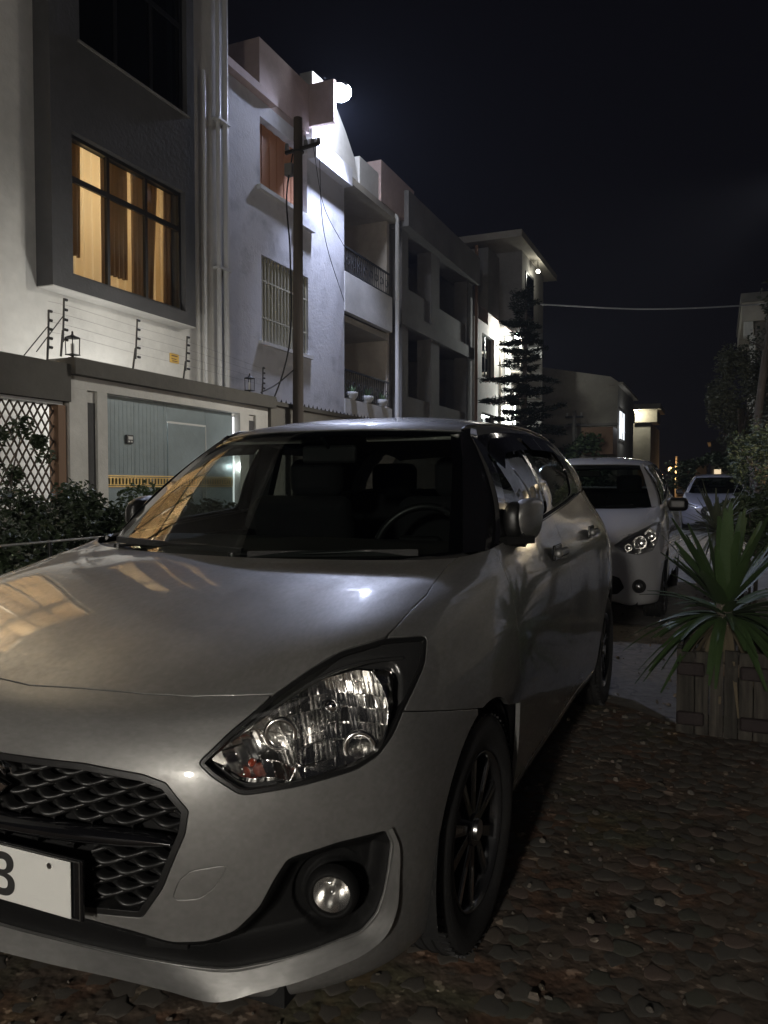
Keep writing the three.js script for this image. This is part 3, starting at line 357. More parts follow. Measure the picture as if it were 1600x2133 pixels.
// --- blotchy house with the floodlight
{
  const h = thing('blotchy_house', 'pale blotchy house with brown shutters and balconies lit by roof floodlight', 'house'); big(h); const X = -6.6;
  facade(X, .28, rect(10.22, 15.16, 0, 8.449), [[11.6, 13.43, 3.95, 5.58], [11.57, 13.40, 6.84, 8.15]], M.wallBlue, 'wall', h);
  mesh('side_wall', bx(-14, X - .285, 0, 8.449, 10.24, 10.45), M.wallBlue, h);
  const win = new THREE.Group(); win.name = 'barred_window'; h.add(win); mesh('blind', bx(X - .26, X - .22, 3.95, 5.58, 11.6, 13.43), M.blind, win); for (let k = 0; k < 15; k++) { const s = 11.66 + k * .122; mesh('bar', bx(X - .06, X - .03, 3.96, 5.57, s, s + .03), M.blind, win); } mesh('sill', bx(X - .1, X + .06, 3.88, 3.949, 11.5, 13.55), M.wallWhite, win); mesh('cross_rail', join([bx(X - .065, X - .028, 4.4, 4.43, 11.6, 13.43), bx(X - .065, X - .028, 5.1, 5.13, 11.6, 13.43)]), M.blind, win);
  const shu = new THREE.Group(); shu.name = 'shuttered_window'; h.add(shu); mesh('backing', bx(X - .26, X - .24, 6.84, 8.15, 11.57, 13.4), M.shutter, shu); for (let k = 0; k < 13; k++) { const s = 11.58 + k * .14; mesh('plank', bx(X - .18, X - .14 - .012 * (k % 2), 6.85, 8.14, s, s + .134), M.shutter, shu); } mesh('sill', bx(X - .1, X + .09, 6.76, 6.839, 11.45, 13.5), M.wallWhite, shu);
  mesh('ledge', bx(X - .3, X + .16, 8.45, 8.6, 10.22, 11.95), M.wallPink, h); mesh('upper_block', bx(-9.5, X, 8.601, 9.6, 11.57, 13.5), M.wallPink, h); mesh('upper_block', bx(-9.5, X - .02, 8.45, 8.6, 11.96, 13.4), M.wallPink, h);
  mesh('lamp_pier', bx(X - .3, X + .58, 8.75, 9.62, 13.501, 13.6), M.wallPink, h);
  facade(X + .02, .3, [[13.61, 8.451], [13.61, 9.95], [14.15, 9.98], [14.6, 9.78], [15.2, 9.35], [15.7, 8.9], [15.85, 8.451]], [], M.wallWhite, 'gable_parapet', h);
  mesh('cornice', bx(X - .28, X + .22, 8.05, 8.4495, 13.42, 15.155), M.wallBlue, h);
  mesh('hanging_lintel', bx(X + .001, X + .10, 6.55, 6.755, 12.9, 13.6), M.wallBlue, h);
  // balcony bay
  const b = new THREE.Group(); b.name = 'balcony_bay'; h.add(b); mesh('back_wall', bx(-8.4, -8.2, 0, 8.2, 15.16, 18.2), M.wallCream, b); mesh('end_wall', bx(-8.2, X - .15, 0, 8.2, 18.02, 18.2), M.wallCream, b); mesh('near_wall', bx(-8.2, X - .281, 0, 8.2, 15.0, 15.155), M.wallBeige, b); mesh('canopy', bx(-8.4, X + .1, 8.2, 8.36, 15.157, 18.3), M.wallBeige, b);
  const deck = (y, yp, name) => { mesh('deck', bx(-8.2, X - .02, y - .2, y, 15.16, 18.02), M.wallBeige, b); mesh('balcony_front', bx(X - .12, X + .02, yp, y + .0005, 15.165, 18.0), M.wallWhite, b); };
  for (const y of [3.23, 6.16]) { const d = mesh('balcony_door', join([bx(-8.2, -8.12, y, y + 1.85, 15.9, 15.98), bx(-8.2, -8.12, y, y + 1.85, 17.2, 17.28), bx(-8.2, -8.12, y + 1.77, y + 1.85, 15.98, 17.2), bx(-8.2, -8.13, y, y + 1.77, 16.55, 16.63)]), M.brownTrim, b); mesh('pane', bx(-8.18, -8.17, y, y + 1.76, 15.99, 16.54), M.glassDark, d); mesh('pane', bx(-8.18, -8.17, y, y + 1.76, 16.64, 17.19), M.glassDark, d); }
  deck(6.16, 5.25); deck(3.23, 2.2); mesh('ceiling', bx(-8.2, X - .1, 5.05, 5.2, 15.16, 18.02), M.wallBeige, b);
  const rail = (y, y1) => { const r = new THREE.Group(); r.name = 'railing'; h.add(r); mesh('top_rail', join([bx(X - .06, X - .02, y1 - .04, y1, 15.2, 17.95), bx(X - .055, X - .025, y + .04, y + .06, 15.2, 17.95)]), M.iron, r); for (let k = 0; k < 24; k++) { const s = 15.26 + k * .115; mesh('baluster', bx(X - .047, X - .033, y + .06, y1 - .04, s, s + .014), M.iron, r); } for (let k = 0; k < 8; k++) { const t = new THREE.TorusGeometry(.085, .009, 6, 20); t.rotateY(Math.PI / 2); t.translate(X - .04, (y + y1) / 2, -(15.45 + k * .33)); mesh('scroll', flat(t), M.iron, r); } };
  rail(6.17, 6.78); rail(3.24, 3.93);
  mesh('downpipe', rod(V(X + .12, 0, 18.1), V(X + .12, 8.1, 18.1), .055), M.wallWhite, h); mesh('pipe_elbow', tube([V(X + .12, 8.1, 18.1), V(X + .14, 8.25, 18.05), V(X + .02, 8.38, 18.0)], .05, 10, 8), M.wallWhite, h);
  mesh('roof_block', bx(-8.5, X + .05, 8.361, 9.05, 15.9, 17.02), M.wallWhite, h); facade(X + .12, 1.6, [[17.03, 8.361], [18.6, 8.361], [19.2, 8.7], [19.35, 9.38], [17.03, 9.38]], [], M.wallPink, 'roof_parapet', h);
  mesh('flat_roof', bx(-14, X - .3, 8.3, 8.448, 10.46, 15), M.concrete, h);
  // bowls of plants on the lower balcony ledge
  [15.55, 16.45, 17.35].forEach((s, i) => { const t = thing('plant_pot', ['pale round plant pot at near end of lower balcony ledge', 'pale round plant pot in middle of lower balcony ledge', 'pale round plant pot at far end of lower balcony ledge'][i], 'pot', K(X + .0, 3.2305, s), 'pots on the lower balcony'); const c = new THREE.LatheGeometry([[.001, 0], [.09, 0], [.16, .1], [.17, .19], [.15, .2], [.13, .17], [.001, .16]].map(p => new THREE.Vector2(...p)), 20); mesh('bowl', flat(c), M.pvc, t); const lv = []; for (let k = 0; k < 26; k++) { const a = rr(0, 6.28), r = rr(.05, .2); lv.push(bar(V(0, .16, 0), V(r * Math.cos(a), .16 + rr(.08, .25), r * Math.sin(a)), .02, .003)); } mesh('leaves', join(lv), std(lin(.05, .09, .03), .7), t); });
  // floodlight
  const f = thing('floodlight', 'dazzling white floodlight on a bracket above the blotchy house parapet', 'floodlight', K(-6.02, 9.5, 13.82)); const body = new RoundedBoxGeometry(.42, .10, .30, 4, .03); body.translate(0, .08, 0); mesh('housing', flat(body), M.iron, f); mesh('bracket', join([rod(V(-.70, -.2, .1), V(-.05, .1, 0), .025), bx(-.71, -.68, -.35, -.05, .02, .18)]), M.iron, f); const lamp = new THREE.SphereGeometry(.26, 24, 16); lamp.scale(1, .75, .85); lamp.translate(0, -.02, 0); mesh('lamp_glass', flat(lamp), glow(.78, .84, 1, 210), f);
  { const l = new THREE.SpotLight(lin(.64, .71, 1), 390, 0, 1.3, .2, 2); l.position.copy(V(...K(-6.02, 9.31, 13.82))); l.target.position.copy(V(-4.8, 0, 11.6)); l.castShadow = true; l.shadow.radius = 8; scene.add(l); scene.add(l.target); }
  // low front wall with ragged coping
  const lw = thing('low_wall', 'grey low front wall of blotchy house beside the utility pole', 'wall'); mesh('wall', bx(-5.75, -5.5, 0, 2.55, 10.12, 20), M.concrete, lw); mesh('coping', bx(-5.8, -5.44, 2.551, 2.62, 10.12, 20), M.coping, lw); for (let k = 0; k < 46; k++) { const s = 10.3 + k * .165, c = new THREE.ConeGeometry(.035, rr(.06, .12), 5); c.translate(-5.6, 2.66, -s); mesh('spike', flat(c), M.iron, lw); }
}
// --- utility pole with cables
{
  const p = thing('utility_pole', 'dark wooden utility pole with insulators in front of the blotchy house', 'utility pole'); const px = -5.30, ps = 10.72; mesh('shaft', rod(V(px - .03, 0, ps), V(px, 7.5, ps), .105, .075, 16), std(lin(.055, .045, .038), .9, 0, { bumpMap: plasterBump, bumpScale: .01 }), p);
  mesh('cross_arm', bar(V(px - .25, 6.95, ps), V(px + .42, 6.98, ps - .05), .05), M.iron, p); mesh('strap', (() => { const t = new THREE.TorusGeometry(.085, .02, 8, 20); t.rotateX(Math.PI / 2); t.translate(px, 6.93, -ps); return flat(t); })(), M.iron, p); for (const d of [-.22, .15, .28, .40]) { const c = new THREE.CylinderGeometry(.03, .04, .1, 12); c.translate(px + d, 7.05, -ps); mesh('insulator', flat(c), M.cableGrey, p); } mesh('junction_box', bx(px - .24, px - .1, 6.55, 6.75, ps - .06, ps + .06), M.cableGrey, p);
  const c1 = (pts, label, r = .011) => solo('overhead_cable', tube(pts, r, 50, 6), M.cable, label, 'cable');
  c1([V(px - .09, 6.9, ps - .03), V(px - .2, 6.2, ps - .05), V(px - .12, 5.2, ps - .08), V(px - .14, 3.6, ps - .1), V(px - .3, 2.75, ps - .3), V(px - .45, 2.35, ps - .45), V(px - .5, 2.3, ps - .7)], 'black cable hanging down the utility pole to the boundary wall', .014);
  c1([V(px - .06, 3.2, ps - .08), V(px - .25, 2.95, ps - .3), V(px - .3, 2.75, ps - .75)], 'short black cable from utility pole to far end of the wall', .012);
  c1([V(px + .4, 7.05, ps), V(-6.5, 6.6, 14), V(-7.45, 5.9, 16.9)], 'dark cable crossing the lit wall right of the utility pole', .008);
  c1([V(px + .28, 7.05, ps), V(-6.5, 7.2, 14), V(-7.45, 7.3, 16.9)], 'dark cable sloping over the lit wall below the cornice', .007);
  solo('overhead_cable', tube([V(-5.2, 8.4, 30), V(-1, 8.05, 31), V(4, 8.1, 32), V(9, 8.5, 33)], .028, 40, 6), M.pvc, 'thin cable across the night sky at right', 'cable');
}
// --- dark house with columns
{
  const h = thing('column_house', 'dark unlit house with tall columns and deep balconies', 'house'); big(h); const X = -6.6, m = M.wallDark;
  mesh('rear_wall', bx(-9.2, -8.9, 0, 9, 18.5, 25.4), m, h); mesh('side_wall', bx(-12, X - .3, 0, 9, 18.5, 18.7), m, h); mesh('end_wall', bx(-12, X - .3, 0, 9.6, 25.2, 25.39), m, h);
  for (const [a, b] of [[18.75, 19.2], [21.1, 21.85], [24.7, 25.38]]) mesh('column', bx(X - .45, X, 0, 8.2, a, b), m, h);
  for (const [y0, y1] of [[2.6, 3.0], [5.6, 6.0], [8.2, 9.15]]) mesh('beam', bx(X - .6, X + (y1 > 9 ? .25 : .06), y0, y1, 18.6, 25.42), m, h); mesh('parapet', bx(X - .2, X - .05, 6.0, 6.7, 18.76, 25), m, h); mesh('parapet', bx(X - .2, X - .05, 3.0, 3.7, 18.76, 25), m, h); mesh('deck', join([bx(-8.9, X - .61, 5.65, 5.9, 18.7, 25.2), bx(-8.9, X - .61, 2.65, 2.9, 18.7, 25.2)]), m, h); mesh('roof', bx(-12, X - .1, 9.151, 9.3, 18.5, 25.4), m, h);
  for (const y of [3.0, 6.0]) for (const s of [19.5, 22.2]) { const d = mesh('balcony_door', join([bx(-8.9, -8.82, y, y + 2.15, s, s + .08), bx(-8.9, -8.82, y, y + 2.15, s + 1.52, s + 1.6), bx(-8.9, -8.82, y + 2.07, y + 2.15, s + .08, s + 1.52), bx(-8.9, -8.83, y, y + 2.07, s + .76, s + .84)]), M.pvc, h); mesh('pane', bx(-8.88, -8.87, y + .02, y + 2.06, s + .09, s + .75), M.glassDark, d); mesh('pane', bx(-8.88, -8.87, y + .02, y + 2.06, s + .85, s + 1.51), M.glassDark, d); }
  mesh('drainpipe', rod(V(X + .12, 0, 25.45), V(X + .12, 9.6, 25.45), .06), M.brownTrim, h);
}
// --- tower house with the lit stairwell
{
  const h = thing('tower_house', 'tall house with overhanging flat roof and brightly lit stair bay behind conifer', 'house'); big(h); const X = -6.6;
  facade(X, .25, rect(25.6, 33, 0, 7.2), [[26.6, 28.3, 5.2, 6.8], [26.6, 28.3, 2.2, 3.9]], M.wallGrey, 'wall', h); for (const y of [5.2, 2.2]) { const w = windowUnit(h, X - .15, 26.6, 28.3, y, y + 1.65, [27.45], 0, M.glassDark); mesh('backing', bx(X - .6, X - .55, y, y + 1.7, 26.5, 28.4), M.void, w); mesh('shutter', bx(X - .28, X - .24, y + .05, y + 1.55, 26.9, 27.3), M.wallBeige, w); }
  mesh('awning', (() => { const g = strip([[X + .9, 6.9, 27.4], [X + .9, 6.9, 29.0]], [[X, 7.7, 25.7], [X, 7.7, 29.0]]); return flat(g); })(), std(lin(.25, .07, .05), .8), h);
  mesh('tower', bx(-9, X + .9, 7.201, 10.3, 29.0, 33), M.wallGrey, h); mesh('upper_wall', bx(-9, X, 7.2015, 10.1, 27.4, 28.99), M.wallGrey, h); mesh('roof_slab', bx(-9.5, X + 1.3, 10.301, 10.55, 27.2, 34), M.wallBeige, h); const tw = mesh('tower_window', bx(X + .901, X + .93, 8.0, 9.7, 29.6, 31), M.windowFrame, h); mesh('pane', bx(X + .931, X + .935, 8.1, 9.6, 29.7, 30.9), M.glassDark, tw);
  const bay = new THREE.Group(); bay.name = 'stair_bay'; h.add(bay); mesh('bay_wall', join([bx(X + .251, X + .9, 0, 7.2, 32.8, 33), bx(X + .02, X + .25, 0, 7.2, 29.9, 33)]), M.wallWhite, bay); for (let k = 0; k < 7; k++) mesh('shelf_slab', bx(X + .26, X + .88, 1.5 + k * .85, 1.58 + k * .85, 29.9, 32.7), M.wallBeige, bay); mesh('corner_post', join([bx(X + .82, X + .9, 0, 7.2, 29.0, 29.1), bx(X + .02, X + .1, 0, 7.2, 29.0, 29.1)]), M.wallBeige, bay);
  const tl = thing('bulkhead_lamp', 'bright white lamp under awning of the tower house', 'lamp', K(X + .75, 7.0, 28.9)); const gl = new THREE.SphereGeometry(.12, 16, 12); mesh('globe', flat(gl), glow(.95, 1, .97, 30), tl); mesh('fixing', bx(-.05, .05, .1, .2, -.05, .05), M.iron, tl); lampLight(...K(X + .75, 6.85, 28.8), lin(.95, 1, .96), 45); lampLight(...K(X + .5, 4.0, 29.5), lin(.95, 1, .96), 22);
  const tube2 = thing('tube_lamp', 'upright white tube lamp inside the stair bay of tower house', 'lamp', K(X + .5, 4.0, 29.62)); mesh('tube', rod(V(0, -1, 0), V(0, 1, 0), .03), glow(.95, 1, .97, 5), tube2); mesh('holder', join([bx(-.03, .03, -1.08, -1, -.03, .03), bx(-.03, .03, 1, 1.08, -.03, .03)]), M.pvc, tube2);
  const gt = thing('gable_lamp', 'small white lamp under the tower roof corner', 'lamp', K(X + 1.2, 9.85, 30.5)); mesh('globe', flat(new THREE.SphereGeometry(.09, 14, 10)), glow(1, .98, .85, 8), gt); mesh('stem', rod(V(0, .05, 0), V(0, .45, 0), .02), M.iron, gt); lampLight(...K(X + 1.3, 9.7, 30.5), lin(1, .98, .85), 3);
}
// --- houses further down the street
{
  const h = thing('gabled_house', 'dim brownish house with sloping roof line and one white window', 'house'); const g = new THREE.Shape([[-8.9, 0], [-3.9, 0], [-3.9, 7.1], [-4.3, 7.4], [-8.9, 8.3]].map(p => new THREE.Vector2(...p))), e = new THREE.ExtrudeGeometry(g, { depth: 9, bevelEnabled: false }); e.translate(0, 0, -54); mesh('wall', muv(e), M.wallBeige, h); mesh('ledge', bx(-9, -3.85, 4.6, 4.75, 44.8, 45), M.wallGrey, h); mesh('cornice', bx(-4.4, -3.6, 6.9, 7.05, 44.9, 54), M.wallBeige, h);
  const wn = mesh('lit_window', bx(-3.899, -3.85, 3.9, 5.5, 45.9, 48.2), glow(.9, .95, 1, 1.2), h); mesh('window_frame', join([bx(-3.849, -3.82, 3.85, 3.9, 45.8, 48.3), bx(-3.849, -3.82, 5.5, 5.55, 45.8, 48.3), bx(-3.849, -3.82, 3.9, 5.5, 46.95, 47.05)]), M.windowFrame, wn); lampLight(-3.5, 4.7, 47, lin(.9, .95, 1), 3); mesh('garage_door', bx(-8.2, -6.8, 0, 3.4, 44.95, 44.99), M.brownTrim, h); mesh('porch', bx(-5.6, -3.9, 2.9, 4.4, 43, 44.9), M.brownTrim, h);
  const k = thing('canopy_house', 'narrow far house with pale lit roof canopy', 'house'); mesh('wall', bx(-5.6, -3.4, 0, 6.0, 62, 72), M.wallGrey, k); mesh('canopy', bx(-4.9, -2.6, 6.9, 7.3, 60.5, 66), M.wallBeige, k); mesh('canopy_wall', bx(-4.5, -2.9, 6.0, 6.899, 61.5, 65), M.wallBeige, k); mesh('doorway', bx(-4.3, -3.8, 0, 3, 61.9, 61.99), M.brownTrim, k);
  const kl = thing('canopy_lamp', 'yellowish lamp under the far canopy', 'lamp', [-4.35, 6.75, 60.9]); mesh('globe', flat(new THREE.SphereGeometry(.13, 12, 10)), glow(1, .95, .7, 12), kl); mesh('stem', bx(-.02, .02, .1, .16, -.02, .02), M.iron, kl); lampLight(-4.35, 6.55, 60.7, lin(1, .95, .72), 14);
  const d = thing('low_house', 'dark low house at the far end of the street', 'house'); mesh('wall', bx(-3.2, .2, 0, 3.4, 96, 104), M.wallBeige, d); mesh('roof', bx(-3.4, .4, 3.4, 3.7, 95.8, 104), M.wallGrey, d); mesh('garden_wall', bx(.2, 5, 0, 2, 97, 97.3), M.wallBeige, d);
  const e2 = thing('far_house', 'dim wide house under trees at the far right end', 'house'); mesh('wall', bx(.8, 7, 0, 5, 74, 84), M.wallGrey, e2); mesh('roof', (() => { const s = new THREE.Shape([[.5, 5], [7.5, 5], [7.5, 6.8], [3.8, 6.2]].map(p => new THREE.Vector2(...p))); const q = new THREE.ExtrudeGeometry(s, { depth: 10, bevelEnabled: false }); q.translate(0, 0, -84); return flat(q); })(), M.wallGrey, e2); [[1.1, 1.5], [2.6, 1.3], [3.3, 1.2]].forEach(([x, y], i) => mesh('lit_window', bx(x, x + .55, y + .5, y + 1.1, 73.9, 73.98), glow(1, .78, .5, .9), e2));
  // right-hand house at the frame's edge and the porch house beyond it
  const r = thing('corner_house', 'tall pale house at the right edge behind leaning tree', 'house'); mesh('wall', bx(2.75, 9, 0, 9.3, 36, 44), M.wallBeige, r); mesh('pilaster', bx(2.58, 2.8, 0, 7.6, 35.85, 36.2), M.wallWhite, r); mesh('cornice', bx(2.25, 9, 8.2, 9.0, 35.7, 44), M.wallBeige, r); mesh('bracket', bx(2.35, 2.7, 7.6, 8.199, 35.8, 36.5), M.wallWhite, r); mesh('roof_edge', bx(2.2, 9.2, 9.0, 9.35, 35.5, 44.2), M.concrete, r);
  const pl = thing('far_street_lamp', 'orange lamp beside a pale post at the far end of the street', 'street lamp', [-2.45, 0, 80]); mesh('post', rod(V(.15, 0, 0), V(.15, 4.0, 0), .16, .12), M.wallBeige, pl); mesh('arm', rod(V(.15, 2.9, 0), V(-.4, 2.95, -.2), .03), M.iron, pl); const lg = new THREE.SphereGeometry(.2, 14, 10); lg.translate(-.42, 2.75, .25); mesh('globe', flat(lg), glow(1, .55, .2, 9), pl); lampLight(-2.87, 2.5, 79.5, lin(1, .58, .25), 34, 10);
  const p5 = thing('utility_pole', 'pale slim utility pole in front of the gabled house', 'utility pole', [-6.1, 0, 43.6]); mesh('shaft', rod(V(0, 0, 0), V(0, 5.4, 0), .14, .1), M.concrete, p5); mesh('cross_arm', join([bx(-.5, .5, 5.0, 5.1, -.05, .05), bx(-.35, .35, 4.6, 4.68, -.05, .05)]), M.iron, p5); for (const x of [-.4, 0, .4]) mesh('insulator', rod(V(x, 5.1, 0), V(x, 5.28, 0), .05), M.pvc, p5);
  const p6 = thing('lamp_post', 'thin post with a tiny bright tip among the far trees', 'lamp post', [2.35, 0, 76]); mesh('shaft', rod(V(0, 0, 0), V(0, 5.0, 0), .09, .06), M.concrete, p6); const pg = new THREE.SphereGeometry(.07, 10, 8); pg.translate(0, 5.05, 0); mesh('tip_lamp', flat(pg), glow(1, .9, .7, 2), p6);
}
// --- porch house on the right, outside the frame: its lit porch is mirrored in the side windows and door
{
  const h = thing('porch_house', 'white house with warm lit porch on the right side of street', 'house'); mesh('wall', bx(4.2, 9, 0, 7.5, 9, 22), M.wallWhite, h); mesh('porch_roof', bx(3.45, 4.2, 3.6, 3.8, 11, 19), M.wallWhite, h); for (const s of [11.2, 15, 18.8]) mesh('porch_column', bx(3.47, 3.68, 0, 3.6, s - .12, s + .12), M.wallWhite, h); mesh('front_door', bx(4.15, 4.199, 0, 2.3, 13, 14.2), M.brownTrim, h); const w = mesh('porch_window', bx(4.15, 4.199, 1, 2.4, 15.8, 17.8), M.pane, h);
  const l = thing('porch_lamp', 'warm globe lamp under the porch roof on the right', 'lamp', [3.85, 3.35, 15.6]); mesh('globe', flat(new THREE.SphereGeometry(.13, 20, 14)), glow(1, .85, .6, 26), l); mesh('stem', rod(V(0, .1, 0), V(0, .25, 0), .02), M.iron, l); lampLight(3.85, 3.12, 15.6, lin(1, .80, .52), 13);
}
// --- street lamp on the right side of the street, and the gate lamp of the house behind the camera
{
  const t = thing('street_lamp', 'street lamp on a tall steel post at right kerb outside the frame', 'street lamp', [3.2, 0, 12.5]); mesh('post', rod(V(0, 0, 0), V(0, 5.8, 0), .07, .05, 16), M.satin, t); mesh('arm', tube([V(0, 5.75, 0), V(-.1, 6.0, 0), V(-.5, 6.12, 0)], .03, 20, 8), M.satin, t); const hd = new RoundedBoxGeometry(.5, .10, .26, 4, .04); hd.translate(-.5, 6.15, 0); mesh('head', flat(hd), M.iron, t); mesh('lamp_panel', bx(-.7, -.3, 6.075, 6.098, -.09, .09), glow(1, .94, .84, 14), t);
  const l = new THREE.SpotLight(lin(1, .95, .86), 230, 0, .50, .9, 2); l.position.copy(V(2.7, 6.03, 12.5)); l.target.position.copy(V(-5.6, 1.0, 8.2)); l.castShadow = true; l.shadow.radius = 8; scene.add(l); scene.add(l.target);
  const g = thing('gate_house', 'pale gatehouse wall with lamp behind the camera', 'house', [0, 0, -8]); mesh('wall', bx(-3, 3.2, 0, 3.2, -.3, 0), M.wallWhite, g); mesh('coping', bx(-3.1, 3.3, 3.2, 3.3, -.4, .1), M.coping, g); mesh('door', bx(-1, .2, 0, 2.1, 0.001, .05), M.brownTrim, g);
  const w = thing('wall_lamp', 'round wall lamp on the gatehouse behind the camera', 'lamp', [1.35, 2.75, -7.85]); mesh('base', bx(-.07, .07, -.1, .1, -.14, -.08), M.iron, w); mesh('globe', flat(new THREE.SphereGeometry(.13, 20, 14)), glow(1, .92, .8, 12), w); lampLight(1.35, 2.75, -7.65, lin(1, .94, .85), 92, 12);
}
// ---------------------------------------------------------------- the silver hatchback in front
const S1 = surface(NET);
const HLo = round2([[.474,.672,.073],[.503,.648,.077],[.557,.611,.098],[.647,.62,.162],[.731,.635,.251],[.761,.654,.296],[.778,.687,.336],[.786,.733,.38],[.794,.805,.483],[.777,.862,.542],[.715,.869,.445],[.648,.852,.354],[.608,.824,.289],[.562,.782,.21],[.513,.722,.124]].map(dg), 4, .2);
const HLi = round2([[.486,.671,.079],[.557,.619,.099],[.648,.627,.164],[.729,.642,.25],[.761,.662,.297],[.772,.726,.348],[.757,.806,.39],[.703,.812,.332],[.630,.796,.252],[.584,.768,.203],[.517,.708,.118]].map(dg), 4, .25);
const GRo = round2([[-.6,.655],[.242,.66],[.373,.648],[.421,.635],[.468,.585],[.463,.54],[.417,.429],[.372,.365],[.253,.362],[-.6,.362]], 3, .08);
const PKo = round2([[-.4,.352,0],[.149,.352,-.01],[.253,.346,.004],[.345,.334,.023],[.428,.316,.047],[.491,.32,.07],[.543,.34,.094],[.587,.387,.114],[.613,.442,.127],[.636,.482,.142],[.708,.497,.208],[.75,.499,.255],[.778,.499,.294],[.788,.468,.306],[.782,.414,.3],[.775,.366,.293],[.763,.327,.282],[.742,.3,.256],[.702,.292,.212],[.642,.278,.161],[.53,.26,.094],[.417,.274,.046],[.293,.283,.017],[.169,.29,-.001],[-.4,.29,0]].map(dg), 3, .2);
const TOW = round2([[.435,.407,.039],[.451,.448,.041],[.474,.468,.049],[.534,.478,.075],[.534,.468,.076],[.514,.435,.069],[.486,.411,.058]].map(dg), 4, .3);
const HOOD = [[-1,.10],[0,.10],[.178,.113],[.3,.126],[.407,.146],[.49,.176],[.562,.21],[.608,.289],[.648,.354],[.69,.41],[.713,.446],[.719,.5],[.721,.552],[.72,.69],[.705,.82],[.692,.95],[.685,1.3],[-1,1.3]];
const gap = .0026;
const dHL = p => p[2] < .8 && p[0] > .3 ? sdPoly(...dg(p), HLo) : -1;
const dGR = p => p[2] < .3 && p[0] < .7 ? sdPoly(p[0], p[1], GRo) : -1;
const dPK = p => p[2] < .6 && p[1] > .18 && p[1] < .6 ? sdPoly(...dg(p), PKo) : -1;
const dTOW = p => p[2] < .3 ? sdPoly(...dg(p), TOW) : -1;
const dHood = p => p[1] > .7 ? sdPoly(p[0], p[2], HOOD) : -1;
const WHF = [.8, .303], WHR = [3.25, .303];
const dArch = (p, R = .345) => p[0] > .5 && p[1] < .9 ? Math.max(R - Math.hypot(p[2] - WHF[0], p[1] - WHF[1]), R - Math.hypot(p[2] - WHR[0], p[1] - WHR[1])) : -1;
const seam = p => (p[1] - .728) * .975 + (p[2] - .376) * .2216;          // > 0 above the bumper seam
const fenderHalf = p => Math.min(seam(p), p[2] - .36);
const doorS = y => 1.138 + .05 * sm(.75, .2, y) + .03 * sm(.95, 1.03, y);
const rearS = p => Math.min(2.93 - p[2], Math.hypot(p[2] - WHR[0], p[1] - WHR[1]) - .40);
const off = (S, d, dir) => (u, v) => { const p = S(u, v), k = typeof d === 'function' ? d(p, u, v) : d; if (dir) return [p[0] + dir[0] * k, p[1] + dir[1] * k, p[2] + dir[2] * k]; const n = normalOf(S, u, v); return [p[0] + n[0] * k, p[1] + n[1] * k, p[2] - n[2] * k]; };
// roof, windscreen
const ROOF = [[.975,.93,.68,1.005,1.13],[1.125,1.12,.63,1.145,1.29],[1.285,1.325,.575,1.29,1.46],[1.425,1.505,.515,1.415,1.63],[1.476,1.70,.53,1.448,1.80],[1.513,2.05,.55,1.468,2.1],[1.522,2.5,.555,1.475,2.5],[1.505,3,.545,1.46,3],[1.468,3.42,.515,1.425,3.36],[1.42,3.56,.5,1.395,3.47]];
function T1(w, g) { const n = ROOF.length, i = clamp(Math.floor(g), 0, n - 2), t = g - i, a = ROOF[Math.max(i - 1, 0)], b = ROOF[i], c = ROOF[i + 1], d = ROOF[Math.min(i + 2, n - 1)], q = b.map((_, k) => .5 * (2 * b[k] + (c[k] - a[k]) * t + (2 * a[k] - 5 * b[k] + 4 * c[k] - d[k]) * t * t + (3 * b[k] - a[k] - 3 * c[k] + d[k]) * t * t * t)); const aw = Math.abs(w); return [w * q[2], lerp(q[0], q[3], aw ** 3), lerp(q[1], q[4], Math.pow(aw, 2.5))]; }
const beltAt = s => { let a = 8, b = 14; for (let k = 0; k < 24; k++) { const m = (a + b) / 2; if (S1(m, 10)[2] < s) a = m; else b = m; } return S1(a, 10); };
const roofG = s => { let a = 3, b = 9; for (let k = 0; k < 24; k++) { const m = (a + b) / 2; if (T1(1, m)[2] < s) a = m; else b = m; } return a; };
const beltTab = [], railTab = []; for (let k = 0; k <= 60; k++) { const s = 1.18 + k * (3.4 - 1.18) / 60; beltTab.push(beltAt(s)); const r = T1(1, roofG(Math.max(s, 1.66))); railTab.push([r[0] + .05, r[1] - .032]); }
const tab = (T, s) => { const f = clamp((s - 1.18) / (3.4 - 1.18) * 60, 0, 59.999), i = Math.floor(f), t = f - i; return T[i].map((v, k) => lerp(v, T[i + 1][k], t)); };
const Q1 = (a, t) => { const s = a, b = tab(beltTab, s), r = tab(railTab, s); return [lerp(b[0] - .006, r[0], Math.pow(Math.max(t, 0), 1.2)) + .018 * Math.sin(Math.PI * clamp(t, 0, 1)), lerp(b[1], r[1], t), s]; };
const Qsy = (s, y) => { const b = tab(beltTab, s), r = tab(railTab, s); return Q1(s, (y - b[1]) / (r[1] - b[1])); };
const WIN1 = round2([[1.33,1.052],[1.62,1.31],[1.71,1.372],[1.8,1.392],[2.05,1.402],[2.055,1.105],[1.6,1.072]], 3, .15);
const WIN2 = round2([[2.135,1.112],[2.135,1.402],[2.5,1.405],[2.72,1.388],[2.82,1.30],[2.76,1.168]], 3, .15);
const pillarS = y => 1.30 + (y - 1.03) * 1.02;               // foot line of the windscreen pillar on the door side

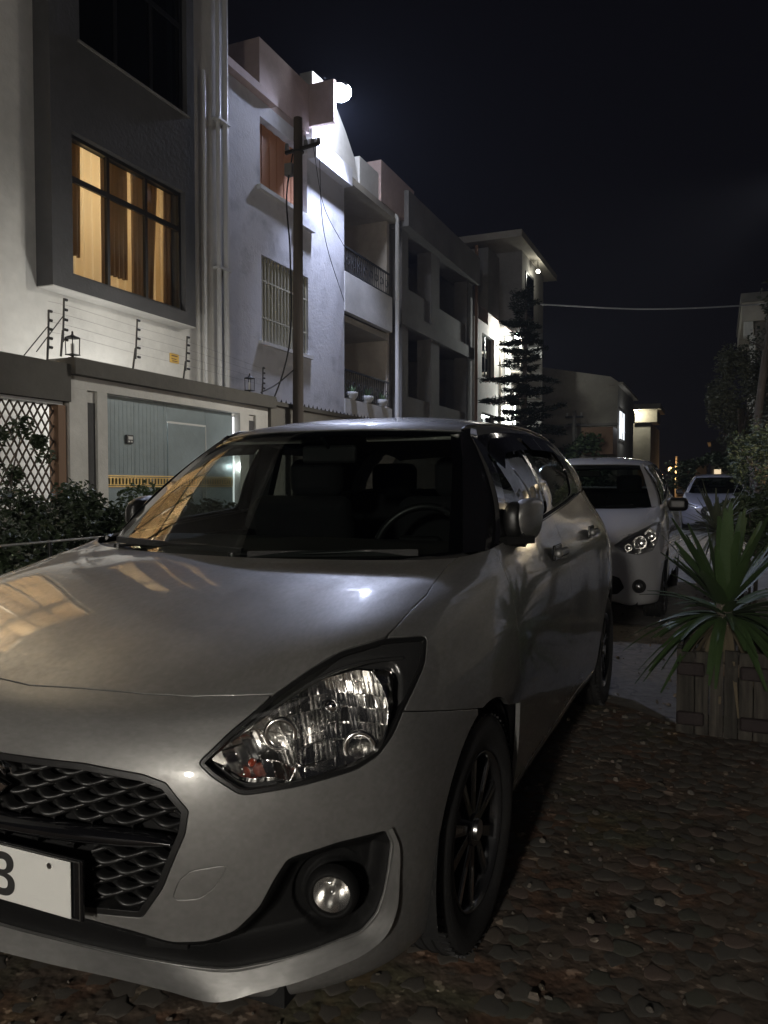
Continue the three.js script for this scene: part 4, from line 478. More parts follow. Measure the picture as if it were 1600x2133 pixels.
function tyreWheel(parent, x, s, steer, side, R = .303) {
  const w = new THREE.Group(); w.name = 'wheel'; w.position.copy(V(x, R, s)); w.rotation.y = steer; parent.add(w);
  const prof = []; const W = .0925, ro = R, ri = .20;
  for (const [r, a] of [[ri, -.075], [ri + .02, -.088], [ri + .05, -.0945], [ro - .028, -.0925], [ro - .01, -.084], [ro - .002, -.07], [ro, -.05], [ro, .05], [ro - .002, .07], [ro - .01, .084], [ro - .028, .0925], [ri + .05, .0945], [ri + .02, .088], [ri, .075]]) prof.push(new THREE.Vector2(r, a));
  const ty = new THREE.LatheGeometry(prof, 72); ty.rotateZ(Math.PI / 2); const treads = [];
  for (const [xx] of [[-.045], [-.015], [.015], [.045]]) { const t = new THREE.TorusGeometry(ro - .0005, .004, 6, 72); t.rotateY(Math.PI / 2); t.translate(xx, 0, 0); treads.push(t); }
  for (let k = 0; k < 60; k++) for (const e of [-1, 1]) { const b = new THREE.BoxGeometry(.022, .006, .005); b.translate(e * .076, ro - .0035, 0); b.rotateX(k / 60 * Math.PI * 2); treads.push(b); }
  const tyre = mesh('tyre', flat(ty), M.rubber, w); mesh('tread', join(treads), M.blackGrain, tyre);
  const bp = [[.195, -.07], [.205, -.078], [.2, -.06], [.19, -.04], [.185, .05], [.198, .066], [.205, .078], [.2, .083], [.193, .072], [.186, .05]].map(p => new THREE.Vector2(...p));
  const bar_ = new THREE.LatheGeometry(bp, 64); bar_.rotateZ(-Math.PI / 2); if (side < 0) bar_.rotateY(Math.PI); mesh('rim', flat(bar_), M.rimDark, w);
  const d = new THREE.CylinderGeometry(.13, .13, .02, 40); d.rotateZ(Math.PI / 2); d.translate(side * .0, 0, 0); mesh('brake_disc', flat(d), M.disc, w);
  const back = new THREE.CylinderGeometry(.19, .19, .01, 40); back.rotateZ(Math.PI / 2); back.translate(side * -.05, 0, 0); mesh('backing_plate', flat(back), M.void, w);
  for (let k = 0; k < 5; k++) {
    const sp = [], sf = [];
    for (const e of [-1, 1]) {
      const sh = new THREE.Shape(); const a0 = e * .10, a1 = e * .28; const pt = (r, a) => [r * Math.sin(a), r * Math.cos(a)];
      const q = [pt(.045, a0 * 2.2 - .22), pt(.195, a1 - .075), pt(.195, a1 + .075), pt(.045, a0 * 2.2 + .22)]; sh.moveTo(...q[0]); q.slice(1).forEach(p => sh.lineTo(...p)); sh.closePath();
      const g = new THREE.ExtrudeGeometry(sh, { depth: .018, bevelEnabled: true, bevelSize: .003, bevelThickness: .004, bevelSegments: 2 }); g.translate(0, 0, .045); sp.push(g);
      if (k % 2 === 0 || e > 0) { const s2 = new THREE.Shape(); const c = [pt(.10, a1 - .045), pt(.186, a1 - .05), pt(.186, a1 + .05), pt(.10, a1 + .045)]; s2.moveTo(...c[0]); c.slice(1).forEach(p => s2.lineTo(...p)); s2.closePath(); const f = new THREE.ExtrudeGeometry(s2, { depth: .0015, bevelEnabled: false }); f.translate(0, 0, .0672); sf.push(f); }
    }
    const tf = g => { g.rotateZ(k / 5 * Math.PI * 2 + .25); g.rotateY(side * Math.PI / 2); return g; };
    const spoke = mesh('spoke', tf(join(sp)), M.rimDark, w); mesh('machined_face', tf(join(sf)), M.rimBright, spoke);
  }
  const hub = new THREE.CylinderGeometry(.042, .055, .03, 32); hub.rotateZ(-side * Math.PI / 2); hub.translate(side * .058, 0, 0); const h = mesh('hub', flat(hub), M.rimDark, w);
  const cap = new THREE.CylinderGeometry(.026, .028, .012, 32); cap.rotateZ(-side * Math.PI / 2); cap.translate(side * .076, 0, 0); mesh('centre_cap', flat(cap), M.satin, h);
  return w;
}

function silverHatch() {
  const car = thing('hatchback_car', 'silver five-door hatchback with dark grille parked closest, front wheel on dirt', 'car');
  const P = (name, g, m, parent = car) => mesh(name, g, m, parent);
  // painted panels
  const bump = patch(S1, { u0: 0, u1: 6.7, nu: 300, v0: 0, v1: 6.7, nv: 150, lip: .014, edge: true, sdf: p => Math.min(-dHL(p), -dGR(p), -dPK(p), -dHood(p), -dArch(p), -fenderHalf(p), -dTOW(p) + .0005) - gap });
  const bumper = P('front_bumper', both(bump), M.paint);
  for (const f of [0, 1]) { const g = patch(S1, { u0: 1.7, u1: 3.0, nu: 70, v0: 2, v1: 3.2, nv: 50, lip: .006, sdf: p => dTOW(p) - .0009 }); P('tow_eye_cover', f ? flipX(g) : g, M.paint, bumper); if (f) break; }
  P('bonnet', both(patch(S1, { u0: 0, u1: 8, nu: 280, v0: 5.2, v1: 9.93, nv: 120, lip: .016, edge: true, sdf: p => dHood(p) - gap })), M.paint);
  const fen = patch(S1, { u0: 4.6, u1: 8.3, nu: 170, v0: .9, v1: 9.97, nv: 170, lip: .014, sdf: p => Math.min(fenderHalf(p), -dHL(p), -dHood(p), -dArch(p), doorS(p[1]) - p[2], p[1] - .27) - gap });
  const d1 = patch(S1, { u0: 7.8, u1: 10.4, nu: 90, v0: .9, v1: 10, nv: 90, lip: .014, edge: true, sdf: p => Math.min(p[2] - doorS(p[1]), 2.095 - p[2], p[1] - .275) - gap });
  const d2 = patch(S1, { u0: 9.9, u1: 12.6, nu: 90, v0: .9, v1: 10, nv: 90, lip: .014, edge: true, sdf: p => Math.min(p[2] - 2.095, rearS(p), p[1] - .275) - gap });
  const sill = patch(S1, { u0: 7.2, u1: 13.2, nu: 120, v0: 0, v1: 2, nv: 24, lip: .012, sdf: p => Math.min(.272 - p[1], -dArch(p)) - gap });
  const rear = patch(S1, { u0: 10.5, u1: 17, nu: 150, v0: 0, v1: 10, nv: 90, lip: .012, sdf: p => Math.min(-rearS(p), -dArch(p), p[2] < 3.3 ? p[1] - .272 : 1) - gap });
  P('rear_body', both(rear), M.paint);
  for (const f of [0, 1]) {
    const w = g => f ? flipX(g) : g, sx = f ? -1 : 1;
    P('front_wing', w(fen), M.paint);
    const a = P('door', w(d1), M.paint), b = P('door', w(d2), M.paint); P('sill', w(sill), M.paint);
    // handles
    const hb = [[1.86, .955], [2.66, .99]]; hb.forEach(([s, y], i) => { const p = i ? [.846, y, s] : [.836, y, s]; const g = new RoundedBoxGeometry(.03, .032, .17, 4, .014); g.translate(sx * (p[0] + .016), p[1], -p[2]); const hnd = P('handle', flat(g), M.paint, i ? b : a); const r = new RoundedBoxGeometry(.012, .06, .13, 3, .005); r.translate(sx * (p[0] - .003), p[1], -p[2]); P('handle_recess', flat(r), M.gloss, hnd); });
  }
  // dark shell behind the panel gaps
  const core = patch(off(S1, -.02), { u0: 0, u1: 17, nu: 170, v0: 0, v1: 9.9, nv: 60, sdf: p => Math.min(-dHL(p) - .004, -dGR(p), -dPK(p) - .004, -dArch(p, .36), p[2] > 1.2 && p[1] > 1.0 ? 1 : 1) });
  P('inner_structure', both(core), M.void);
  // bumper lip: chamfered strip under and round the fog lamp pocket
  const lt = resample([[0,.290,-.012],[.169,.289,-.003],[.293,.282,.015],[.417,.272,.044],[.53,.256,.092],[.642,.276,.159],[.702,.289,.210],[.742,.297,.255],[.766,.325,.283],[.778,.366,.294],[.786,.414,.302],[.791,.468,.307],[.783,.501,.296]], 90);
  const lb = resample([[0,.254,-.038],[.195,.259,-.030],[.322,.258,-.015],[.433,.244,.012],[.521,.213,.06],[.593,.228,.10],[.66,.242,.14],[.715,.255,.19],[.756,.266,.235],[.786,.288,.28],[.798,.33,.308],[.801,.391,.314],[.801,.462,.314],[.791,.504,.300]], 90);
  const lo = lb.map((p, i) => { const t = i / 90, k = sm(.55, .8, t); return [p[0] - .012 * k, p[1] - .018 * (1 - k), p[2] + lerp(.06, .016, k)]; });
  const lipG = mergeGeometries([strip(lt, lb), strip(lb, lo)]); P('bumper_lip', both(lipG), M.paint, bumper);
  // fog lamp pocket and lower opening
  const nIn = [-.5, 0, .866];
  const pkDepth = p => { const d = dPK(p), c = dg(p), f = Math.hypot(c[0] - .638, (p[1] - .385) * 1.0); return .006 + .05 * sm(0, .045, d) * (p[0] > .45 ? 1 : 1) + .012 * sm(.082, .074, f) - .010 * sm(.06, .05, f); };
  const pk = patch(off(S1, pkDepth, nIn), { u0: 0, u1: 5.4, nu: 230, v0: .9, v1: 3.3, nv: 90, sdf: (p, u, v) => dPK(S1(u, v)) + .003 });
  for (const f of [0, 1]) {
    const sx = f ? -1 : 1, w = g => f ? flipX(g) : g;
    const pocket = P('fog_lamp_pocket', w(pk), M.pocket, bumper);
    const fog = new THREE.Group(); fog.name = 'fog_lamp'; fog.position.copy(V(sx * .690, .385, .222)); fog.rotation.y = sx * .30; fog.scale.setScalar(.9); car.add(fog);
    const ringG = new THREE.LatheGeometry([[.043, -.01], [.043, .012], [.046, .016], [.052, .014], [.060, .004], [.062, -.012]].map(p => new THREE.Vector2(...p)), 56); ringG.rotateX(Math.PI / 2); P('bezel', flat(ringG), M.pocket, fog);
    const refG = new THREE.LatheGeometry([[.004, -.03], [.014, -.028], [.026, -.018], [.036, -.005], [.042, .006]].map(p => new THREE.Vector2(...p)), 48); refG.rotateX(Math.PI / 2); P('reflector', flat(refG), M.reflector, fog);
    const lensG = new THREE.SphereGeometry(.085, 40, 16, 0, Math.PI * 2, 0, .52); lensG.rotateX(Math.PI / 2); lensG.translate(0, 0, -.062); P('lens', flat(lensG), M.lens, fog);
    const bl = new THREE.SphereGeometry(.010, 16, 12); bl.scale(1, 1, 1.6); bl.translate(0, 0, -.016); P('bulb', flat(bl), M.satin, fog);
    const sh = new THREE.Group(); // blanking vent beside the pocket
    const vt = new RoundedBoxGeometry(.09, .03, .012, 3, .005); vt.rotateY(sx * .35); vt.translate(sx * .40, .296, -.068); P('lower_vent', flat(vt), M.pocket, pocket);
  }
  // grille
  const grille = P('grille', both(patch(off(S1, -.045), { u0: 0, u1: 2.6, nu: 60, v0: 1.9, v1: 4.5, nv: 40, sdf: (p, u, v) => dGR(S1(u, v)) + .012 })), M.void);
  const gsdf = (x, y) => sdPoly(x, y, GRo);
  const fr = patch(S1, { u0: 0, u1: 2.7, nu: 130, v0: 1.8, v1: 4.6, nv: 130, lip: .045, sdf: p => Math.min(dGR(p) - .001, .011 - dGR(p)) }); P('grille_frame', both(fr), M.blackPlastic, grille);
  const solveS = (x, y) => { let u = clamp(x / .22, 0, 3), v = 2; for (let k = 0; k < 12; k++) { const p = S1(u, v), ex = x - p[0], ey = y - p[1]; u = clamp(u + ex / .21, 0, 4); v = clamp(v + ey / .15, .5, 5.5); } return S1(u, v)[2]; };
  const pitch = .086, rowH = .0168;
  for (let r = 0; r < 18; r++) {
    const yc = .370 + r * rowH, ph = r % 2; if (yc > .66) break;
    const runs = []; let cur = null;
    for (let x = -.47; x <= .4701; x += pitch / 20) {
      const wob = .0048 * Math.cos(2 * Math.PI * x / pitch + ph * Math.PI), y = yc + wob;
      const inside = gsdf(Math.abs(x), y) > .006 && !(Math.abs(x) < .075 && y > .56) && !(y > .497 && y < .541 && Math.abs(x) < .43) && !(Math.abs(x) < .262 && y < .49);
      if (inside) { (cur = cur || []).push([x, y, solveS(Math.abs(x), y) + .012 + .008 * Math.cos(2 * Math.PI * x / pitch + ph * Math.PI + .9)]); } else if (cur) { runs.push(cur); cur = null; }
    }
    if (cur) runs.push(cur);
    for (const q of runs) {
      if (q.length < 4) continue;
      const pos = [], idx = [], cs = [[.0066, .024], [.0070, .008], [.0052, .0014], [.001, 0], [-.003, .0024], [-.0058, .008], [-.006, .024]];
      q.forEach((p, i) => cs.forEach(([dy, ds]) => pos.push(p[0], p[1] + dy, -(p[2] + ds))));
      for (let i = 0; i + 1 < q.length; i++) for (let k = 0; k + 1 < cs.length; k++) { const a = i * cs.length + k, b = a + cs.length; idx.push(a, a + 1, b + 1, a, b + 1, b); }
      const g = new THREE.BufferGeometry(); g.setAttribute('position', new THREE.Float32BufferAttribute(pos, 3)); g.setIndex(idx); g.computeVertexNormals(); P('grille_bar', flat(g), M.blackPlastic, grille);
    }
  }
  { // glossy cross bar, tapering to a point at each end
    const pos = [], idx = [], n = 60; for (let i = 0; i <= n; i++) { const x = -.44 + .88 * i / n, a = Math.abs(x), h = .019 * Math.sqrt(Math.max(0, 1 - Math.pow(a / .445, 6))), yc = .520 + .004 * a, s = solveS(a, .52); for (let k = 0; k <= 8; k++) { const t = k / 8 * Math.PI; pos.push(x, yc + h * Math.cos(t), -(s + .016 - .024 * Math.sin(t))); } }
    for (let i = 0; i < n; i++) for (let k = 0; k < 8; k++) { const a = i * 9 + k, b = a + 9; idx.push(a, a + 1, b + 1, a, b + 1, b); }
    const g = new THREE.BufferGeometry(); g.setAttribute('position', new THREE.Float32BufferAttribute(pos, 3)); g.setIndex(idx); g.computeVertexNormals(); P('cross_bar', flat(g), M.gloss, grille);
  }
  { // emblem: an angular S
    const sh = new THREE.Shape([[-.062,.004],[-.01,.052],[.062,.004],[.062,.018],[.036,.018],[-.004,.012],[.066,-.006],[.01,-.054],[-.062,-.006],[-.062,-.018],[-.034,-.018],[.004,-.012]].map(p => new THREE.Vector2(...p)));
    const s2 = new THREE.Shape([[-.066,.012],[-.012,.055],[.004,.055],[.066,.006],[.066,.022],[.038,.022],[.0,.036],[-.03,.012],[.066,-.014],[.012,-.055],[-.004,-.055],[-.066,-.006],[-.066,-.022],[-.038,-.022],[0,-.036],[.03,-.012]].map(p => new THREE.Vector2(...p)));
    const g = new THREE.ExtrudeGeometry(s2, { depth: .008, bevelEnabled: true, bevelSize: .003, bevelThickness: .003, bevelSegments: 2 }); g.translate(0, .612, .012); P('emblem', flat(g), M.chrome, grille);
  }
  { // number plate
    const pl = new THREE.Group(); pl.name = 'number_plate'; pl.position.copy(V(0, .428, -.042)); car.add(pl);
    const sheet = new RoundedBoxGeometry(.515, .112, .003, 2, .0014); P('sheet', flat(sheet), M.plate, pl);
    const hold = new RoundedBoxGeometry(.565, .122, .008, 2, .003); hold.translate(0, 0, -.008); P('holder', flat(hold), M.gloss, pl);
    const rim = []; const rp = [[-.277,-.057],[.277,-.057],[.277,.057],[-.277,.057],[-.277,-.057]].map(p => new THREE.Vector3(p[0], p[1], -.003)); for (let i = 0; i < 4; i++) rim.push(rod(rp[i], rp[i + 1], .0015, .0015, 6)); P('rim', join(rim), M.satin, pl);
    const t = new TextGeometry('3', { font: fontBold, size: .088, depth: .0012, curveSegments: 6, bevelEnabled: false }); t.translate(.048, -.044, .0017); P('lettering', flat(t), M.plateInk, pl);
    for (const x of [-.205, .205]) { const c = new THREE.CylinderGeometry(.006, .006, .003, 14); c.rotateX(Math.PI / 2); c.translate(x, .04, .002); P('screw', flat(c), M.satin, pl); }
  }
  // headlights
  const hIn = [-.48, 0, .877];
  const AC = dg([.675, .742, .25]), BC = dg([.563, .672, .12]);
  const bez = patch(off(S1, p => .012 + .022 * sm(.03, .0, sdPoly(...dg(p), HLi) * -1), hIn), { u0: 2, u1: 6.2, nu: 170, v0: 3.4, v1: 6.9, nv: 120, sdf: (p, u, v) => { const q = S1(u, v); return Math.min(dHL(q) + .001, -sdPoly(...dg(q), HLi)); } });
  const reflD = p => { const c = dg(p), a = Math.hypot(c[0] - AC[0], (p[1] - AC[1]) * 1.15), b = Math.hypot(c[0] - BC[0], (p[1] - BC[1]) * 1.1), A = .108 - a * a / .19, B = .092 - b * b / .11, main = A > B;
    const gx = (main ? c[0] : c[0] + c[1] * .4) / .021, gy = c[1] / .027, ix = Math.floor(gx), iy = Math.floor(gy), fx = gx - ix - .5, fy = gy - iy - .5;      // pressed facets, each tilted its own way
    return clamp(Math.max(A, B), .02, .12) + (fx * .021 * (hash(ix + 40, iy + 40, 5) - .5) + fy * .027 * (hash(ix + 40, iy + 40, 9) - .5)) * .62 * sm(.012, .035, main ? a : b) + .0007 * Math.abs(Math.sin(Math.PI * gx * 2)) * (main ? 1 : .4); };
  const refl = patch(off(S1, reflD, hIn), { u0: 2, u1: 5.6, nu: 230, v0: 3.6, v1: 6.4, nv: 180, lip: .017, lipDir: [.48, 0, .877], sdf: (p, u, v) => sdPoly(...dg(S1(u, v)), HLi) + .001 });
  const lens = patch(off(S1, .0015), { u0: 2, u1: 6.2, nu: 150, v0: 3.4, v1: 6.9, nv: 110, sdf: p => dHL(p) - .0028 });
  const seal = patch(off(S1, -.0005), { u0: 2, u1: 6.2, nu: 200, v0: 3.4, v1: 6.9, nv: 150, lip: .02, sdf: p => Math.min(dHL(p) - .0012, .0065 - dHL(p)) });
  for (const f of [0, 1]) {
    const sx = f ? -1 : 1, w = g => f ? flipX(g) : g, h = new THREE.Group(); h.name = 'headlight'; car.add(h);
    P('bezel', w(bez), M.bezel, h); P('reflector', w(refl), M.reflector, h); P('lens', w(lens), M.lens, h); P('seal', w(seal), M.blackPlastic, h);
    const at3 = (q, d) => V(sx * (q[0] + hIn[0] * d), q[1], q[2] + hIn[2] * d), ax = new THREE.Vector3(sx * .25, 0, .97).normalize();
    const bulb = new THREE.CapsuleGeometry(.009, .03, 6, 14); bulb.rotateX(Math.PI / 2); const c = at3([.675, .742, .25], .075); bulb.translate(c.x, c.y, c.z); P('bulb', flat(bulb), M.lens, h);
    const cap = new THREE.SphereGeometry(.016, 20, 12); cap.scale(1, 1, .7); const c2 = at3([.675, .742, .25], .055); cap.translate(c2.x, c2.y, c2.z); P('bulb_shield', flat(cap), M.chrome, h);
    const tb = new THREE.SphereGeometry(.008, 18, 14); tb.scale(1, 1.1, 1.4); const c3 = at3([.566, .652, .115], .055); tb.translate(c3.x, c3.y, c3.z); P('indicator_bulb', flat(tb), M.amber, h);
    for (const [q, d, r] of [[[.60, .70, .17], .05, .006], [[.735, .665, .265], .04, .007]]) { const rg = new THREE.TorusGeometry(.03, r, 10, 30); const cc = at3(q, d); rg.rotateY(sx * .5); rg.translate(cc.x, cc.y, cc.z); P('reflector_rim', flat(rg), M.reflector, h); }
    const ridge = resample([[.52,.70,.112],[.60,.772,.21],[.66,.812,.285],[.715,.825,.36],[.762,.822,.43]], 30).map(p => V(sx * (p[0] + hIn[0] * .016), p[1] + .004, p[2] + hIn[2] * .016)); P('bezel_ridge', tube(ridge, .005, 40, 8), M.bezel, h);
  }
  // glass and roof
  const ws = patch(T1, { u0: -1, u1: 1, nu: 60, v0: 0.02, v1: 2.99, nv: 40, sdf: (p, u, v) => 1 });
  const flipN = g => { const n = g.attributes.normal; if (n.getY(0) < 0) { for (let i = 0; i < n.count; i++) n.setXYZ(i, -n.getX(i), -n.getY(i), -n.getZ(i)); const a = g.index.array; for (let i = 0; i < a.length; i += 3) { const t = a[i]; a[i] = a[i + 1]; a[i + 1] = t; } } return g; };
  const wsM = P('windscreen', flipN(ws), M.glass);
  const frit = flipN(patch(off(T1, -.004), { u0: -1, u1: 1, nu: 160, v0: 0, v1: 2.995, nv: 90, sdf: (p, u, v) => Math.max(Math.abs(u) - .945, v - 2.82, .12 - v) })); P('black_border', frit, M.gloss, wsM);
  P('roof', flipN(patch(T1, { u0: -1, u1: 1, nu: 60, v0: 3.02, v1: 9, nv: 90, lip: .012, edge: true, sdf: () => 1 })), M.paint);
  P('headlining', flipN(patch(off(T1, -.035), { u0: -.97, u1: .97, nu: 24, v0: 3.05, v1: 8.9, nv: 30 })), M.headliner);
  const side = { u0: 1.2, u1: 3.4, nu: 170, v0: 0, v1: 1, nv: 50 };
  const frm = patch(Q1, { ...side, lip: .016, sdf: p => Math.min(-sdPoly(p[2], p[1], WIN1), -sdPoly(p[2], p[1], WIN2), p[2] - pillarS(p[1]) + .06, 3.2 - p[2]) });
  const g1 = patch(off(Q1, -.006), { ...side, sdf: p => sdPoly(p[2], p[1], WIN1) + .006 }), g2 = patch(off(Q1, -.006), { ...side, sdf: p => sdPoly(p[2], p[1], WIN2) + .006 });
  const cp = patch(off(Q1, .001), { ...side, lip: .01, sdf: p => Math.min(p[2] - 2.98 - (1.3 - p[1]) * .55, 1) });
  const pillar = (() => { const A = [], B = [], C = []; for (let k = 0; k <= 30; k++) { const g = 3.1 * k / 30, a = T1(1, g), y = a[1] + .004, q = Qsy(Math.max(pillarS(y), 1.2), y); A.push(a); C.push([q[0], q[1], q[2]]); B.push([(a[0] + q[0]) / 2 + .012, (a[1] + q[1]) / 2 + .004, (a[2] + q[2]) / 2 - .018]); } return mergeGeometries([strip(A, B), strip(B, C)]); })();
  const rail = (() => { const A = [], B = []; for (let k = 0; k <= 50; k++) { const s = lerp(1.64, 3.38, k / 50), a = T1(1, roofG(s)), r = tab(railTab, s); A.push([a[0], a[1], s]); B.push([r[0], r[1], s]); } return [strip(A, B), A.map(p => V(p[0] + .004, p[1] + .002, p[2]))]; })();
  for (const f of [0, 1]) {
    const sx = f ? -1 : 1, w = g => f ? flipX(g) : g, X = v => new THREE.Vector3(sx * v.x, v.y, v.z);
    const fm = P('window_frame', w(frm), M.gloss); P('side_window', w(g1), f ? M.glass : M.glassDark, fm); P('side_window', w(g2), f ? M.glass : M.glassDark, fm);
    P('rear_pillar', w(cp), M.paint); P('windscreen_pillar', w(pillar), M.gloss); P('roof_rail', w(rail[0]), M.paint); P('roof_moulding', tube(rail[1].map(X), .0055, 60, 8), M.blackPlastic);
    // wind deflectors over the windows
    for (const [a, b, yo] of [[1.62, 2.06, 0], [2.12, 2.84, 0]]) { const A = [], B = []; for (let k = 0; k <= 24; k++) { const s = lerp(a, b, k / 24), r = tab(railTab, s), y0 = r[1] - .018 - .05 * sm(1.78, 1.60, s) - .02 * sm(2.6, 2.85, s), q0 = Qsy(s, y0), q1 = Qsy(s, y0 - .055); A.push([q0[0] + .004, y0, s]); B.push([q1[0] + .022, y0 - .055, s]); } P('wind_deflector', w(strip(A, B)), M.gloss); }
    // belt moulding
    const bl = []; for (let k = 0; k <= 30; k++) { const s = lerp(1.26, 2.95, k / 30), b = tab(beltTab, s); bl.push(X(V(b[0] + .004, b[1] + .004, s))); } P('belt_moulding', tube(bl, .007, 50, 8), f ? M.satin : M.gloss);
    // wing mirror, folded in
    const mir = new THREE.Group(); mir.name = 'wing_mirror'; car.add(mir);
    const sh = new THREE.SphereGeometry(1, 40, 28); { const p = sh.attributes.position; for (let i = 0; i < p.count; i++) { const x = p.getX(i), y = p.getY(i), z = p.getZ(i), k = e => Math.sign(e) * Math.pow(Math.abs(e), .72); p.setXYZ(i, k(x) * .043 + .012 * y, k(y) * .072 * (1 - .18 * z), k(z) * .105); } sh.computeVertexNormals(); }
    sh.rotateY(sx * -.12); sh.translate(sx * .806, 1.098, -1.43); P('shell', flat(sh), M.paint, mir);
    const bk = new THREE.SphereGeometry(1, 36, 20); { const p = bk.attributes.position; for (let i = 0; i < p.count; i++) { const k = e => Math.sign(e) * Math.pow(Math.abs(e), .7); p.setXYZ(i, k(p.getX(i)) * .036, k(p.getY(i)) * .064, k(p.getZ(i)) * .085); } bk.computeVertexNormals(); } bk.rotateY(sx * .05); bk.translate(sx * .782, 1.096, -1.40); P('mirror_back', flat(bk), M.blackPlastic, mir);
    P('arm', join([bar(X(V(.745, 1.034, 1.27)), X(V(.835, 1.036, 1.38)), .045, .024), bar(X(V(.795, 1.03, 1.36)), X(V(.80, 1.06, 1.40)), .05, .05)]), M.blackPlastic, mir);
    const sail = new THREE.Shape([[1.20, 1.03], [1.33, 1.052], [1.46, 1.165]].map(p => new THREE.Vector2(...p)));
  }
  // cowl, wipers
  const A = [], B = []; for (let k = -40; k <= 40; k++) { const w = k / 40, a = Math.abs(w), p = S1(a * 7.6, 9.93), q = T1(w, .14); A.push([Math.sign(w || 1) * p[0], p[1] - .022, p[2] - .03]); B.push([q[0], q[1] - .012, q[2]]); }
  P('cowl_panel', strip(A, B), M.blackGrain);
  for (const [p0, p1, p2] of [[V(-.05, .988, .965), V(.20, .998, .985), V(.56, 1.008, 1.06)], [V(-.60, .996, 1.05), V(-.40, 1.012, 1.015), V(-.02, 1.0, .975)]]) {
    const wp = new THREE.Group(); wp.name = 'wiper'; car.add(wp); P('arm', tube([p0, p1, p2.clone().lerp(p1, .4).add(new THREE.Vector3(0, .006, 0))], .007, 20, 8), M.blackPlastic, wp);
    P('blade', bar(p1.clone().lerp(p2, -.5), p2, .012, .02), M.rubber, wp); const pv = new THREE.CylinderGeometry(.016, .018, .022, 18); pv.translate(p0.x, p0.y - .004, p0.z); P('pivot', flat(pv), M.blackPlastic, wp);
  }
  // tail: hatch glass, lamp clusters hidden from the front
  const ta = [], tb2 = []; for (let k = -20; k <= 20; k++) { const w = k / 20, p = S1(17 - Math.abs(w) * 2.6, 10), q = T1(w, 9); ta.push(q); tb2.push([Math.sign(w || 1) * p[0], p[1], p[2]]); } P('rear_window', strip(ta, tb2), M.glassDark);
  // wheels, arches, underside
  for (const sx of [1, -1]) { tyreWheel(car, sx * .752, WHF[0], -.035, sx); tyreWheel(car, sx * .758, WHR[0], 0, sx);
    for (const c of [WHF, WHR]) { const g = new THREE.CylinderGeometry(.352, .352, .27, 40, 1, true, -.35, Math.PI + .7); g.rotateZ(Math.PI / 2); g.rotateX(0); const m = new THREE.Matrix4(); g.translate(sx * .70, c[1], -c[0]); P('arch_liner', flat(g), M.void); } }
  P('underbody', join([bx(-.62, .62, .17, .22, .15, 3.7), bx(-.74, .74, .17, .24, 1.2, 2.85), bx(-.57, .57, .22, .66, .4, 1.18)]), M.void);
  // cabin
  const cab = new THREE.Group(); cab.name = 'cabin'; car.add(cab);
  const dash = new RoundedBoxGeometry(1.36, .30, .46, 5, .09); dash.rotateX(.10); dash.translate(0, .86, -1.22); P('dashboard', flat(dash), M.interior, cab);
  P('cabin_floor', bx(-.72, .72, .25, .30, 1.1, 3.3), M.interior, cab); P('door_trim', join([bx(.70, .74, .3, 1.0, 1.25, 3.0), bx(-.74, -.70, .3, 1.0, 1.25, 3.0)]), M.interior, cab);
  const seat = (x, s) => { const g = new THREE.Group(); g.name = 'seat'; cab.add(g); const b = new RoundedBoxGeometry(.5, .62, .14, 5, .06); b.rotateX(-.22 * -1); b.translate(x, .86, -s); P('backrest', flat(b), M.seat, g); const q = new RoundedBoxGeometry(.5, .16, .5, 4, .06); q.translate(x, .52, -(s - .28)); P('cushion', flat(q), M.seat, g); const h = new RoundedBoxGeometry(.27, .18, .11, 5, .05); h.translate(x, 1.25, -(s + .10)); P('headrest', flat(h), M.seat, g); P('post', join([rod(V(x - .06, 1.1, s + .08), V(x - .06, 1.2, s + .10), .007), rod(V(x + .06, 1.1, s + .08), V(x + .06, 1.2, s + .10), .007)]), M.satin, g); };
  seat(.37, 2.05); seat(-.37, 2.05); seat(.34, 2.95); seat(-.34, 2.95);
  const stw = new THREE.TorusGeometry(.185, .015, 12, 48); stw.rotateX(-.45); stw.translate(.37, .965, -1.58); P('steering_wheel', flat(stw), M.blackPlastic, cab);
  const hub2 = new RoundedBoxGeometry(.17, .12, .05, 4, .02); hub2.rotateX(-.45); hub2.translate(.37, .965, -1.57); P('steering_hub', flat(hub2), M.blackPlastic, cab);
  const rv = new RoundedBoxGeometry(.235, .07, .03, 4, .014); rv.translate(0, 1.335, -1.56); P('rear_view_mirror', flat(rv), M.interior, cab);
  P('mirror_stalk', rod(V(0, 1.36, 1.55), V(0, 1.395, 1.49), .008), M.blackPlastic, cab);
  for (const sx of [1, -1]) { P('inner_pillar', bar(V(sx * .69, 1.0, 2.10), V(sx * .585, 1.40, 2.10), .05, .09), M.interior, cab); const bl = [V(sx * .62, 1.31, 2.12), V(sx * .60, 1.0, 2.06), V(sx * .56, .7, 1.98)]; P('seat_belt', tube(bl, .008, 12, 4), M.interior, cab); const vz = new RoundedBoxGeometry(.38, .02, .15, 3, .009); vz.rotateX(.2); vz.translate(sx * .33, 1.405, -1.66); P('sun_visor', flat(vz), M.headliner, cab); }
  return car;
}
